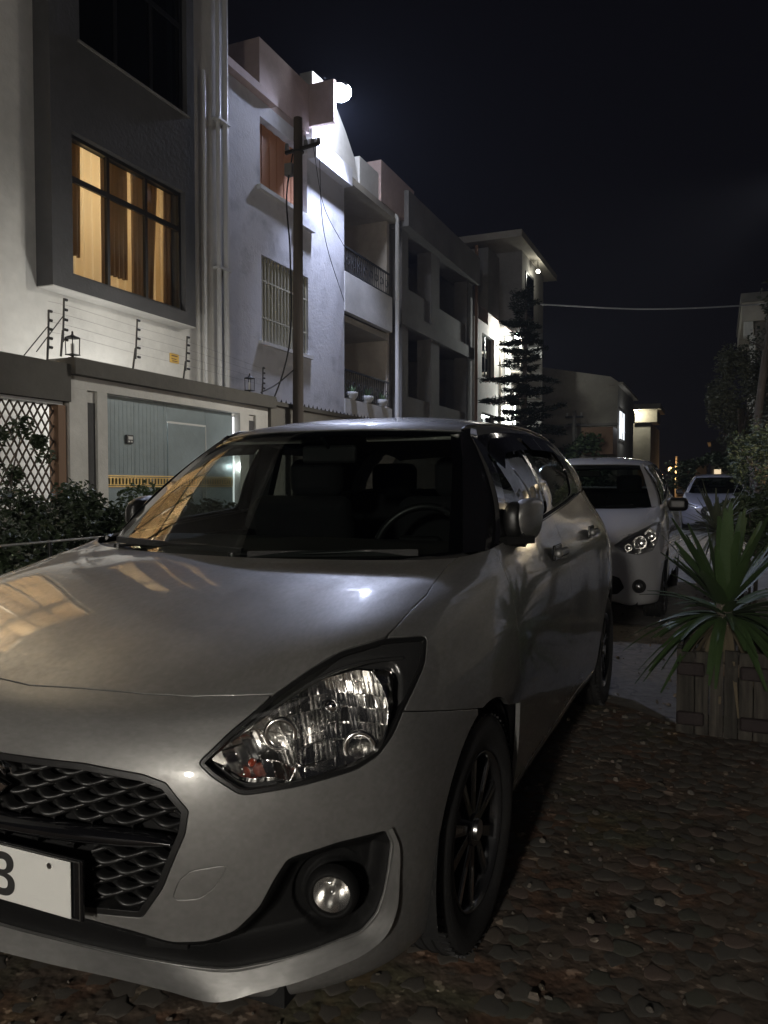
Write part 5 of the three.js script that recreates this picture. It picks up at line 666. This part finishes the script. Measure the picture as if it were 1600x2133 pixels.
// ---------------------------------------------------------------- the other cars
function plainHatch(o) {
  const car = thing('hatchback_car', o.label, 'car', o.pos); const P = (n, g, m, parent = car) => mesh(n, g, m, parent);
  const X = p => { const s = p[2] < 1.1 ? p[2] * .88 : p[2] - .132, nose = sm(.9, .1, p[2]); return [p[0] * o.kx, p[1] - .045 * nose * sm(.55, .75, p[1]), s]; };
  const S = (u, v) => X(S1(u, v)), T = (w, g) => X(T1(w, g)), Q = (a, t) => X(Q1(a, t)); const aF = [.8 * .88, .303], aR = [3.25 - .132, .303];
  const dA = p => p[0] > .45 && p[1] < .9 ? Math.max(.335 - Math.hypot(p[2] - aF[0], p[1] - aF[1]), .335 - Math.hypot(p[2] - aR[0], p[1] - aR[1])) : -1;
  const HL = round2(o.hl.map(dg), 4, .2), IN = round2(o.intake, 3, .15), SL = round2(o.slot, 3, .2), HD = [[-1, .115], [0, .115], [.25, .125], [.42, .17], [.53, .25], [.60, .38], [.635, .5], [.64, .7], [.62, 1.2], [-1, 1.2]];
  const h1 = p => p[2] < .75 && p[0] > .25 ? sdPoly(...dg(p), HL) : -1, i1 = p => p[2] < .3 && p[0] < .7 ? Math.max(sdPoly(p[0], p[1], IN), sdPoly(p[0], p[1], SL)) : -1, hd = p => p[1] > .68 ? sdPoly(p[0], p[2], HD) : -1;
  P('body', both(patch(S, { u0: 0, u1: 17, nu: 240, v0: 0, v1: 10, nv: 90, lip: .012, edge: true, sdf: p => Math.min(-h1(p), -i1(p), -dA(p), -hd(p)) - .0018 })), o.paint);
  P('bonnet', both(patch(S, { u0: 0, u1: 8, nu: 110, v0: 5, v1: 9.95, nv: 60, lip: .012, edge: true, sdf: p => hd(p) - .0018 })), o.paint);
  P('inner_structure', both(patch(off(S, -.03), { u0: 0, u1: 17, nu: 90, v0: 0, v1: 9.9, nv: 30, sdf: p => Math.min(-h1(p) - .006, -dA(p)) })), M.void);
  const gr = P('grille', both(patch(off(S, -.02), { u0: 0, u1: 4, nu: 50, v0: .9, v1: 6, nv: 50, sdf: (p, u, v) => i1(S(u, v)) + .01 })), M.blackGrain);
  for (let k = 0; k < 6; k++) { const y = o.intake[0][1] + .025 + k * .032; const pts = []; for (let i = -10; i <= 10; i++) { const x = i / 10 * o.barX; pts.push(V(x, y, .01 + .42 * x * x)); } if (y < o.barTop) P('grille_bar', tube(pts, .006, 24, 6), o.barMat || M.blackPlastic, gr); }
  const hIn = [-.48, 0, .877];
  for (const f of [0, 1]) {
    const w = g => f ? flipX(g) : g, sx = f ? -1 : 1, h = new THREE.Group(); h.name = 'headlight'; car.add(h);
    P('housing', w(patch(off(S, p => .01 + .05 * sm(0, .03, h1(p)), hIn), { u0: 1.6, u1: 6.4, nu: 60, v0: 3, v1: 7.2, nv: 50, sdf: (p, u, v) => h1(S(u, v)) + .001 })), M.satin, h);
    P('lens', w(patch(off(S, .001), { u0: 1.6, u1: 6.4, nu: 60, v0: 3, v1: 7.2, nv: 50, sdf: p => h1(p) - .002 })), M.lens, h);
    for (const [c, r] of o.bowls) { const b = new THREE.SphereGeometry(r, 24, 12, 0, Math.PI * 2, 0, 1.35); b.rotateX(-Math.PI / 2); b.scale(1, 1, .7); b.rotateY(sx * .3); const q = V(sx * c[0], c[1], c[2]); b.translate(q.x, q.y, q.z); P('reflector', flat(b), M.reflector, h); }
    P('window_frame', w(patch(Q, { u0: 1.2, u1: 3.4, nu: 70, v0: 0, v1: 1, nv: 24, lip: .012, sdf: p => Math.min(-sdPoly(p[2] + .132, p[1], WIN1), -sdPoly(p[2] + .132, p[1], WIN2), p[2] + .132 - pillarS(p[1]) + .06) })), M.gloss);
    for (const WN of [WIN1, WIN2]) P('side_window', w(patch(off(Q, -.006), { u0: 1.2, u1: 3.4, nu: 60, v0: 0, v1: 1, nv: 24, sdf: p => sdPoly(p[2] + .132, p[1], WN) + .005 })), M.glassDark);
    const A = [], B = [], C = []; for (let k = 0; k <= 16; k++) { const g = 3.1 * k / 16, a = T1(1, g), y = a[1] + .004, q = Qsy(Math.max(pillarS(y), 1.2), y); A.push(X(a)); C.push(X(q)); B.push(X([(a[0] + q[0]) / 2 + .012, (a[1] + q[1]) / 2, (a[2] + q[2]) / 2 - .018])); } P('windscreen_pillar', w(mergeGeometries([strip(A, B), strip(B, C)])), o.paint);
    const A2 = [], B2 = []; for (let k = 0; k <= 20; k++) { const s = lerp(1.64, 3.38, k / 20), a = T1(1, roofG(s)), r = tab(railTab, s); A2.push(X([a[0], a[1], s])); B2.push(X([r[0], r[1], s])); } P('roof_rail', w(strip(A2, B2)), o.paint);
    const m = new THREE.Group(); m.name = 'wing_mirror'; car.add(m); const mb = new RoundedBoxGeometry(.19, .13, .10, 5, .045); mb.translate(sx * (.90 * o.kx + .02), 1.03, -1.12); P('shell', flat(mb), M.blackPlastic, m); P('arm', bar(V(sx * .74 * o.kx, .985, 1.1), V(sx * .86 * o.kx, 1.0, 1.12), .05, .03), M.blackPlastic, m);
    tyreWheel(car, sx * .74 * o.kx, aF[0], 0, sx); tyreWheel(car, sx * .74 * o.kx, aR[0], 0, sx); for (const c of [aF, aR]) { const g = new THREE.CylinderGeometry(.342, .342, .27, 30, 1, true, -.35, Math.PI + .7); g.rotateZ(Math.PI / 2); g.translate(sx * .69 * o.kx, c[1], -c[0]); P('arch_liner', flat(g), M.void); }
  }
  const up = g => { const n = g.attributes.normal; if (n.getY(0) < 0) { for (let i = 0; i < n.count; i++) n.setXYZ(i, -n.getX(i), -n.getY(i), -n.getZ(i)); const a = g.index.array; for (let i = 0; i < a.length; i += 3) { const t = a[i]; a[i] = a[i + 1]; a[i + 1] = t; } } return g; };
  P('windscreen', up(patch(T, { u0: -1, u1: 1, nu: 30, v0: .02, v1: 2.99, nv: 20 })), M.glass); P('roof', up(patch(T, { u0: -1, u1: 1, nu: 30, v0: 3.01, v1: 9, nv: 40, lip: .01, edge: true })), o.paint);
  const ta = [], tb = []; for (let k = -10; k <= 10; k++) { const w = k / 10, p = S1(17 - Math.abs(w) * 2.6, 10), q = T1(w, 9); ta.push(X(q)); tb.push(X([Math.sign(w || 1) * p[0], p[1], p[2]])); } P('rear_window', strip(ta, tb), M.glass);
  const cA = [], cB = []; for (let k = -20; k <= 20; k++) { const w = k / 20, a = Math.abs(w), p = S1(a * 7.6, 9.93), q = T1(w, .14); cA.push(X([Math.sign(w || 1) * p[0], p[1] - .02, p[2] - .03])); cB.push(X([q[0], q[1] - .012, q[2]])); } P('cowl_panel', strip(cA, cB), M.blackGrain);
  P('underbody', join([bx(-.6, .6, .17, .22, .15, 3.5), bx(-.55, .55, .22, .62, .4, .98)]), M.void);
  const cab = new THREE.Group(); cab.name = 'cabin'; car.add(cab); const dash = new RoundedBoxGeometry(1.25, .26, .4, 4, .08); dash.translate(0, .87, -1.06); P('dashboard', flat(dash), M.interior, cab); P('cabin_floor', bx(-.66, .66, .25, .3, .95, 3.2), M.interior, cab);
  for (const [x, s] of [[.34, 1.85], [-.34, 1.85], [0, 2.75]]) { const g = new THREE.Group(); g.name = 'seat'; cab.add(g); const b = new RoundedBoxGeometry(x ? .46 : 1.2, .62, .14, 4, .05); b.rotateX(.2); b.translate(x, .82, -s); P('backrest', flat(b), M.seat, g); if (x) { const h = new RoundedBoxGeometry(.26, .2, .11, 4, .05); h.translate(x, 1.22, -(s + .09)); P('headrest', flat(h), M.seat, g); } }
  const rv = new RoundedBoxGeometry(.22, .065, .03, 3, .012); rv.translate(0, 1.33, -1.40); P('rear_view_mirror', flat(rv), M.interior, cab);
  if (o.plate) { const pl = new RoundedBoxGeometry(.48, .11, .006, 2, .002); pl.translate(0, o.plate, .035); P('number_plate', flat(pl), M.plate); }
  if (o.fogs) for (const sx of [1, -1]) { const r = new THREE.CylinderGeometry(.055, .06, .02, 28); r.rotateX(Math.PI / 2); r.rotateY(sx * .45); r.translate(sx * .615, .345, -.118); const f = P('fog_recess', flat(r), M.blackPlastic); const q = new THREE.SphereGeometry(.034, 20, 10, 0, 6.283, 0, 1.2); q.rotateX(Math.PI / 2); q.rotateY(sx * .45); q.translate(sx * .610, .345, -.122); P('fog_lens', flat(q), M.satin, f); }
  if (o.badge !== false) { const e = new THREE.TorusGeometry(.04, .007, 8, 28); e.scale(1.35, 1, 1); e.translate(0, .70, .0); P('badge', flat(e), M.chrome); }
  if (o.aerial) { P('aerial', join([(() => { const c = new THREE.CylinderGeometry(.02, .025, .02, 14); c.translate(.0, 1.455, -1.62); return flat(c); })(), tube([V(0, 1.46, 1.62), V(.005, 1.49, 1.63), V(.06, 1.475, 1.66)], .006, 10, 6)]), M.blackPlastic); }
  for (const [p1, p2] of [[V(-.05, .985, .85), V(.48, 1.02, .95)], [V(-.55, .985, .93), V(-.03, 1.01, .87)]]) { const w = P('wiper', bar(p1, p2, .014, .02), M.rubber); }
  return car;
}
silverHatch();
const hlA = [[.42,.69,.06],[.50,.635,.075],[.60,.615,.13],[.72,.645,.24],[.757,.72,.34],[.768,.82,.52],[.75,.885,.63],[.69,.875,.49],[.60,.815,.29],[.50,.75,.15]];
plainHatch({ label: 'white small hatchback with dark headlights parked behind the silver hatchback', pos: [.18, 0, 5.68], kx: .945, paint: M.paintWhite, hl: hlA, slot: [[-.5, .66], [.27, .655], [.30, .63], [.20, .61], [-.5, .605]], intake: [[-.5, .26], [.44, .27], [.50, .33], [.46, .42], [.3, .47], [-.5, .47]], barX: .46, barTop: .46, barMat: M.cableGrey, fogs: true, bowls: [[[.61, .715, .22], .06], [[.685, .77, .34], .055], [[.52, .675, .13], .034]], plate: .40, aerial: true });
plainHatch({ label: 'grey car with wide dark grille facing along the far road', pos: [1.38, 0, 20.6], kx: 1.03, paint: M.paintGrey, hl: hlA.map(p => [p[0], .60 + (p[1] - .6) * .62, p[2]]), slot: [[-.5, .68], [.30, .67], [.38, .55], [.32, .33], [-.5, .31]], intake: [[-.5, .20], [.5, .205], [.52, .24], [.4, .27], [-.5, .27]], barX: .33, barTop: .66, barMat: M.satin, bowls: [[[.60, .68, .24], .035], [[.68, .69, .34], .03]], plate: .47 });
// ---------------------------------------------------------------- plants
const leafMat = (r, g, b) => phy(lin(r, g, b), .6, 0, { transmission: .25, thickness: 0 });
M.leafDark = leafMat(.035, .055, .022); M.leafMid = leafMat(.05, .08, .03); M.leafGrey = leafMat(.07, .08, .05); M.needle = std(lin(.012, .02, .013), .9); M.bark = std(lin(.10, .085, .07), .95, 0, { bumpMap: plasterBump, bumpScale: .02 }); M.yucca = phy(lin(.034, .066, .018), .65, 0, { transmission: .12, thickness: 0 });
function leaves(n, where, size, len = 1.8) {              // leaf-sized bent quads; where() gives [x,y,z, optional size factor]
  const pos = [], idx = []; const q = new THREE.Quaternion(), e = new THREE.Euler(), v = new THREE.Vector3();
  for (let i = 0; i < n; i++) { const c = where(i); if (!c) continue; const w = size * rr(.6, 1.2) * (c[3] || 1), l = w * len, b = pos.length / 3; e.set(rr(-1.2, 1.2), rr(0, 6.28), rr(-1.2, 1.2)); q.setFromEuler(e); for (const [x, y, z] of [[0, 0, -l / 2], [w / 2, w * .12, 0], [0, -w * .1, 0], [-w / 2, w * .12, 0], [0, -w * .15, l / 2]]) { v.set(x, y, z).applyQuaternion(q); pos.push(c[0] + v.x, c[1] + v.y, c[2] + v.z); } idx.push(b, b + 2, b + 1, b, b + 3, b + 2, b + 1, b + 2, b + 4, b + 2, b + 3, b + 4); }
  const g = new THREE.BufferGeometry(); g.setAttribute('position', new THREE.Float32BufferAttribute(pos, 3)); g.setIndex(idx); return flat(g.toNonIndexed());
}
const blob = (cx, cy, cz, rx, ry, rz, clumps = 14) => { const cl = []; for (let k = 0; k < clumps; k++) { const a = rr(0, 6.28), u = rr(-1, 1), r = Math.cbrt(rr(.25, 1)); cl.push([cx + rx * r * Math.sqrt(1 - u * u) * Math.cos(a), cy + ry * r * u, cz + rz * r * Math.sqrt(1 - u * u) * Math.sin(a), rr(.25, .45)]); } return () => { const c = cl[Math.floor(rnd() * cl.length)], a = rr(0, 6.28), u = rr(-1, 1), r = Math.sqrt(rnd()); return [c[0] + rx * c[3] * r * Math.sqrt(1 - u * u) * Math.cos(a), c[1] + ry * c[3] * r * u, c[2] + rz * c[3] * r * Math.sqrt(1 - u * u) * Math.sin(a)]; }; };
function bush(label, x, y, s, rx, ry, rz, n, size, mat, group) { const t = thing('shrub', label, 'shrub', [x, 0, s], group); const st = []; for (let k = 0; k < 7; k++) { const a = rr(0, 6.28); st.push(rod(V(.1 * Math.cos(a), 0, .1 * Math.sin(a)), V(rx * .6 * Math.cos(a), y + ry * rr(-.2, .5), rz * .6 * Math.sin(a)), .014, .006, 5)); } mesh('stem', join(st), M.bark, t); mesh('foliage', leaves(n, blob(0, y, 0, rx, ry, rz, 26), size), mat, t); return t; }
// hedge in front of the lattice and gate
bush('dense dark shrub below the lattice screen at left edge', -4.55, .62, 3.9, .55, .60, .75, 5200, .042, M.leafDark, 'shrubs along the boundary wall');
bush('dark shrub between lattice and gate pillar', -4.6, .60, 5.0, .5, .58, .65, 4800, .042, M.leafDark, 'shrubs along the boundary wall');
bush('leafy shrub in front of the gold trimmed gate', -4.6, .60, 6.05, .5, .56, .62, 4600, .05, M.leafMid, 'shrubs along the boundary wall');
bush('shrub behind far wing mirror of silver hatchback', -4.3, .5, 7.1, .5, .5, .6, 2600, .05, M.leafDark, 'shrubs along the boundary wall');
bush('dark shrub left of the silver bonnet at frame edge', -3.8, .40, 2.9, .6, .5, .7, 4200, .04, M.leafDark, 'shrubs along the boundary wall');
{ const t = thing('climbing_plant', 'dark climbing plant spread over the lattice screen', 'plant', [-5.52, 0, 4.75]); mesh('stem', join([rod(V(.1, .3, 0), V(.05, 1.3, .1), .012, .01, 5), rod(V(.05, 1.3, .1), V(.05, 1.8, .25), .01, .006, 5), rod(V(.05, 1.2, .1), V(.05, 1.75, -.15), .01, .006, 5)]), M.bark, t); mesh('foliage', leaves(700, blob(.05, 1.55, -.1, .10, .34, .45, 12), .045), M.leafDark, t); }
{ const g = join([rod(V(-3.2, .78, 1.4), V(-3.2, .79, 4.6), .014, .014, 10), ...[1.6, 2.9, 4.3].map(s => rod(V(-3.2, 0, s), V(-3.2, .78, s), .016, .016, 8))]); const t = thing('highlight_rail', 'added low pale rail standing in for a highlight line behind the bonnet', 'rail'); mesh('top_bar', rod(V(-3.2, .785, 1.4), V(-3.2, .795, 5.0), .008, .008, 10), M.pvc, t); for (const s of [1.6, 3.2, 4.8]) mesh('post', rod(V(-3.2, 0, s), V(-3.2, .785, s), .014, .014, 8), M.iron, t); }  // added pale rail, stands in for a white highlight line on something dark
// conifer with whorled branches
{
  const t = thing('conifer_tree', 'dark conifer with tiered drooping branches in front of tower house', 'tree', [-4.95, 0, 26]); mesh('trunk', rod(V(0, 0, 0), V(.12, 8.1, 0), .17, .03, 10), M.bark, t); const br = [], nd = []; const wood = [];
  for (let k = 0; k < 17; k++) { const y = 1.5 + k * .39, R = 2.1 * Math.pow(1 - k / 18.5, .85) * rr(.7, 1.15), n = 6; for (let j = 0; j < n; j++) { const a = j / n * 6.28 + k * .9 + rr(-.5, .5), L = R * rr(.45, 1.1), y2 = y + rr(-.2, .2), dr = rr(.12, .42); const p = f => [L * f * Math.cos(a), y2 + .14 * L * f - dr * L * f * f + .2 * f * f * f, L * f * Math.sin(a)]; const A = p(0), B = p(1); wood.push(rod(new THREE.Vector3(...A), new THREE.Vector3(...B), .022, .006, 5)); const m = Math.round(190 * L); for (let q = 0; q < m; q++) { const f = Math.pow(rnd(), .7), c = p(f), w = .26 * (1.1 - f * .6); nd.push([c[0] + rr(-1, 1) * w, c[1] + rr(-.05, .09), c[2] + rr(-1, 1) * w]); } } }
  mesh('branches', join(wood), M.bark, t); let i = 0; mesh('crown', leaves(nd.length, () => nd[i++], .04, 5), M.needle, t);
}
bush('bright green bush under the pale slim utility pole', -5.6, 2.2, 42.5, 1.7, 1.5, 1.2, 2600, .16, M.leafMid); bush('dark bush behind the white hatchback roof', -4.8, 1.4, 36, 1.8, 1.1, 1.2, 2200, .14, M.leafDark);
function tree(label, x, s, h, crown, lean, mat, n, size) { const t = thing('broadleaf_tree', label, 'tree', [x, 0, s], 'street trees on the right'); const top = V(lean, h, 0); mesh('trunk', tube([V(0, 0, 0), V(lean * .15, h * .4, 0), top], .11, 16, 8), M.bark, t); const lim = []; for (let k = 0; k < 7; k++) { const a = rr(0, 6.28), b = V(lean * rr(.3, .8), h * rr(.5, .9), 0); lim.push(rod(b, b.clone().add(V(crown[3] * .7 * Math.cos(a), rr(.3, 1), crown[3] * .7 * Math.sin(a))), .045, .012, 6)); } mesh('limb', join(lim), M.bark, t); mesh('crown', leaves(n, blob(crown[0], crown[1], -crown[2], crown[3], crown[4], crown[3], 30), size), mat, t); return t; }
tree('leafy street tree with ragged crown left of leaning trunk', 2.15, 26, 3.6, [-.1, 4.0, 0, 1.0, 1.7], -.1, M.leafGrey, 7000, .075);
tree('tree with a bare leaning trunk at right edge', 2.35, 24, 7.2, [1.1, 6.6, 0, .8, 1.0], .55, M.leafGrey, 1500, .09);
tree('low dark tree behind the spiky potted plants', 2.2, 18, 1.6, [.15, 1.5, 0, .75, .9], .1, M.leafDark, 3600, .06);
bush('speckled shrub at right edge beyond the road', 3.0, 1.6, 22, .9, 1.7, .8, 3600, .07, M.leafGrey); bush('dark leafy shrub behind the yucca planter', 1.72, .86, 7.4, .34, .30, .4, 1900, .05, M.leafDark); bush('distant dark shrub beyond the grey car', 1.3, 1.7, 34, 1.6, .9, 1.0, 2200, .12, M.leafDark);
// yucca in a plank planter
function blades(n, L0, L1, w, ymin, ymax, droop) { const pos = [], idx = []; for (let i = 0; i < n; i++) { const a = rr(0, 6.283), el = rr(ymin, ymax), L = rr(L0, L1), seg = 8, ww = w * rr(.75, 1.15), b = pos.length / 3; const dx = Math.cos(a), dz = Math.sin(a); for (let k = 0; k <= seg; k++) { const t = k / seg, r = L * t * Math.cos(el), y = L * t * Math.sin(el) - droop * L * t * t * (1.2 - Math.sin(el)), hw = ww * .5 * Math.pow(Math.sin(Math.PI * Math.min(.96, .16 + t * .84)), .55) * (1 - .2 * t), cup = hw * .35; pos.push(dx * r - dz * hw, y + cup, dz * r + dx * hw, dx * r, y, dz * r, dx * r + dz * hw, y + cup, dz * r - dx * hw); } for (let k = 0; k < seg; k++) for (let m = 0; m < 2; m++) { const p = b + k * 3 + m; idx.push(p, p + 1, p + 4, p, p + 4, p + 3); } } const g = new THREE.BufferGeometry(); g.setAttribute('position', new THREE.Float32BufferAttribute(pos, 3)); g.setIndex(idx); g.computeVertexNormals(); return flat(g); }
{
  const t = thing('yucca_plant', 'spiky green yucca with long sword leaves in the plank planter', 'plant', [1.44, .43, 3.04]); mesh('trunk', rod(V(0, -.06, 0), V(0, .2, 0), .05, .04, 10), M.bark, t);
  const one = (L, w, el, a, dr) => { const sv = seed; const g = blades(1, L, L, w, el, el, dr); return g; };
  for (let k = 0; k < 118; k++) { const up = k < 44; const g = blades(1, up ? .34 : .30, up ? .56 : .52, up ? .068 : .05, up ? .55 : -.3, up ? 1.45 : .65, up ? .12 : .42); g.translate(0, .17 - (up ? 0 : .04), 0); mesh('leaf', g, M.yucca, t); }
  const dry = std(lin(.10, .08, .05), .9); for (let k = 0; k < 14; k++) { const g = blades(1, .16, .3, .035, -.5, .0, .6); g.translate(0, .10, 0); mesh('dry_leaf', g, dry, t); }
  const p = thing('plank_planter', 'weathered wooden plank planter with dark straps holding the yucca', 'planter', [1.44, 0, 3.04]); const wm = [0, 1, 2].map(k => std(lin(.10 + k * .03, .095 + k * .027, .085 + k * .024), .92, 0, { map: tex(256, (u, v) => { const a = fbm(u * 30 + k * 7, v * 2, 30, 4, 91 + k); const kk = .55 + .5 * (a - .5); return [kk, kk * .97, kk * .93]; }, true, .35), bumpMap: plasterBump, bumpScale: .004 }));
  for (let k = 0; k < 6; k++) { const x = -.19 + k * .064; for (const s of [-.19, .19]) mesh('plank', (() => { const g = bx(x, x + .059, .012, .40 + .03 * hash(k, 3, 1), s - .011, s + .011); return g; })(), wm[k % 3], p); for (const e of [-1, 1]) if (k < 6) mesh('plank', bx(e * .2 - .011, e * .2 + .011, .012, .40 + .03 * hash(k, 5, 2), -.185 + k * .062, -.185 + k * .062 + .057), wm[(k + 1) % 3], p); }
  mesh('soil', bx(-.185, .185, .30, .36, -.175, .175), M.dirt, p);
  for (const [x0, x1] of [[-.21, -.085], [.07, .205]]) for (const y of [.30, .06]) { const g = new RoundedBoxGeometry(x1 - x0, .065, .03, 3, .012); g.translate((x0 + x1) / 2, y + .03, .212); mesh('strap', flat(g), std(lin(.014, .008, .008), .8), p); }
  const t2 = thing('dracaena_plant', 'fine leaved spiky plant standing just behind the yucca', 'plant', [1.40, .012, 4.3]); mesh('stem', rod(V(0, 0, 0), V(.0, .86, 0), .03, .02, 8), M.bark, t2); for (let k = 0; k < 110; k++) { const g = blades(1, .22, .42, .02, -.4, 1.3, .25); g.translate(0, .9, 0); mesh('leaf', g, M.leafGrey, t2); }
  const s = thing('boulder', 'grey boulder at the road edge behind the yucca', 'stone', [2.1, 0, 13.5]); const g = new THREE.IcosahedronGeometry(.24, 3), q = g.attributes.position; for (let k = 0; k < q.count; k++) { const f = 1 + .25 * (fbm(q.getX(k) * 4 + 9, q.getY(k) * 4 + q.getZ(k) * 3 + 9, 999, 3, 5) - .5) * 2; q.setXYZ(k, q.getX(k) * f * 1.2, q.getY(k) * f * .8 + .14, q.getZ(k) * f); } g.computeVertexNormals(); mesh('rock', flat(g), M.concrete, s);
}
scene.fog = new THREE.FogExp2(0x8f96a8, 0.0005);
renderer.render(scene, camera);
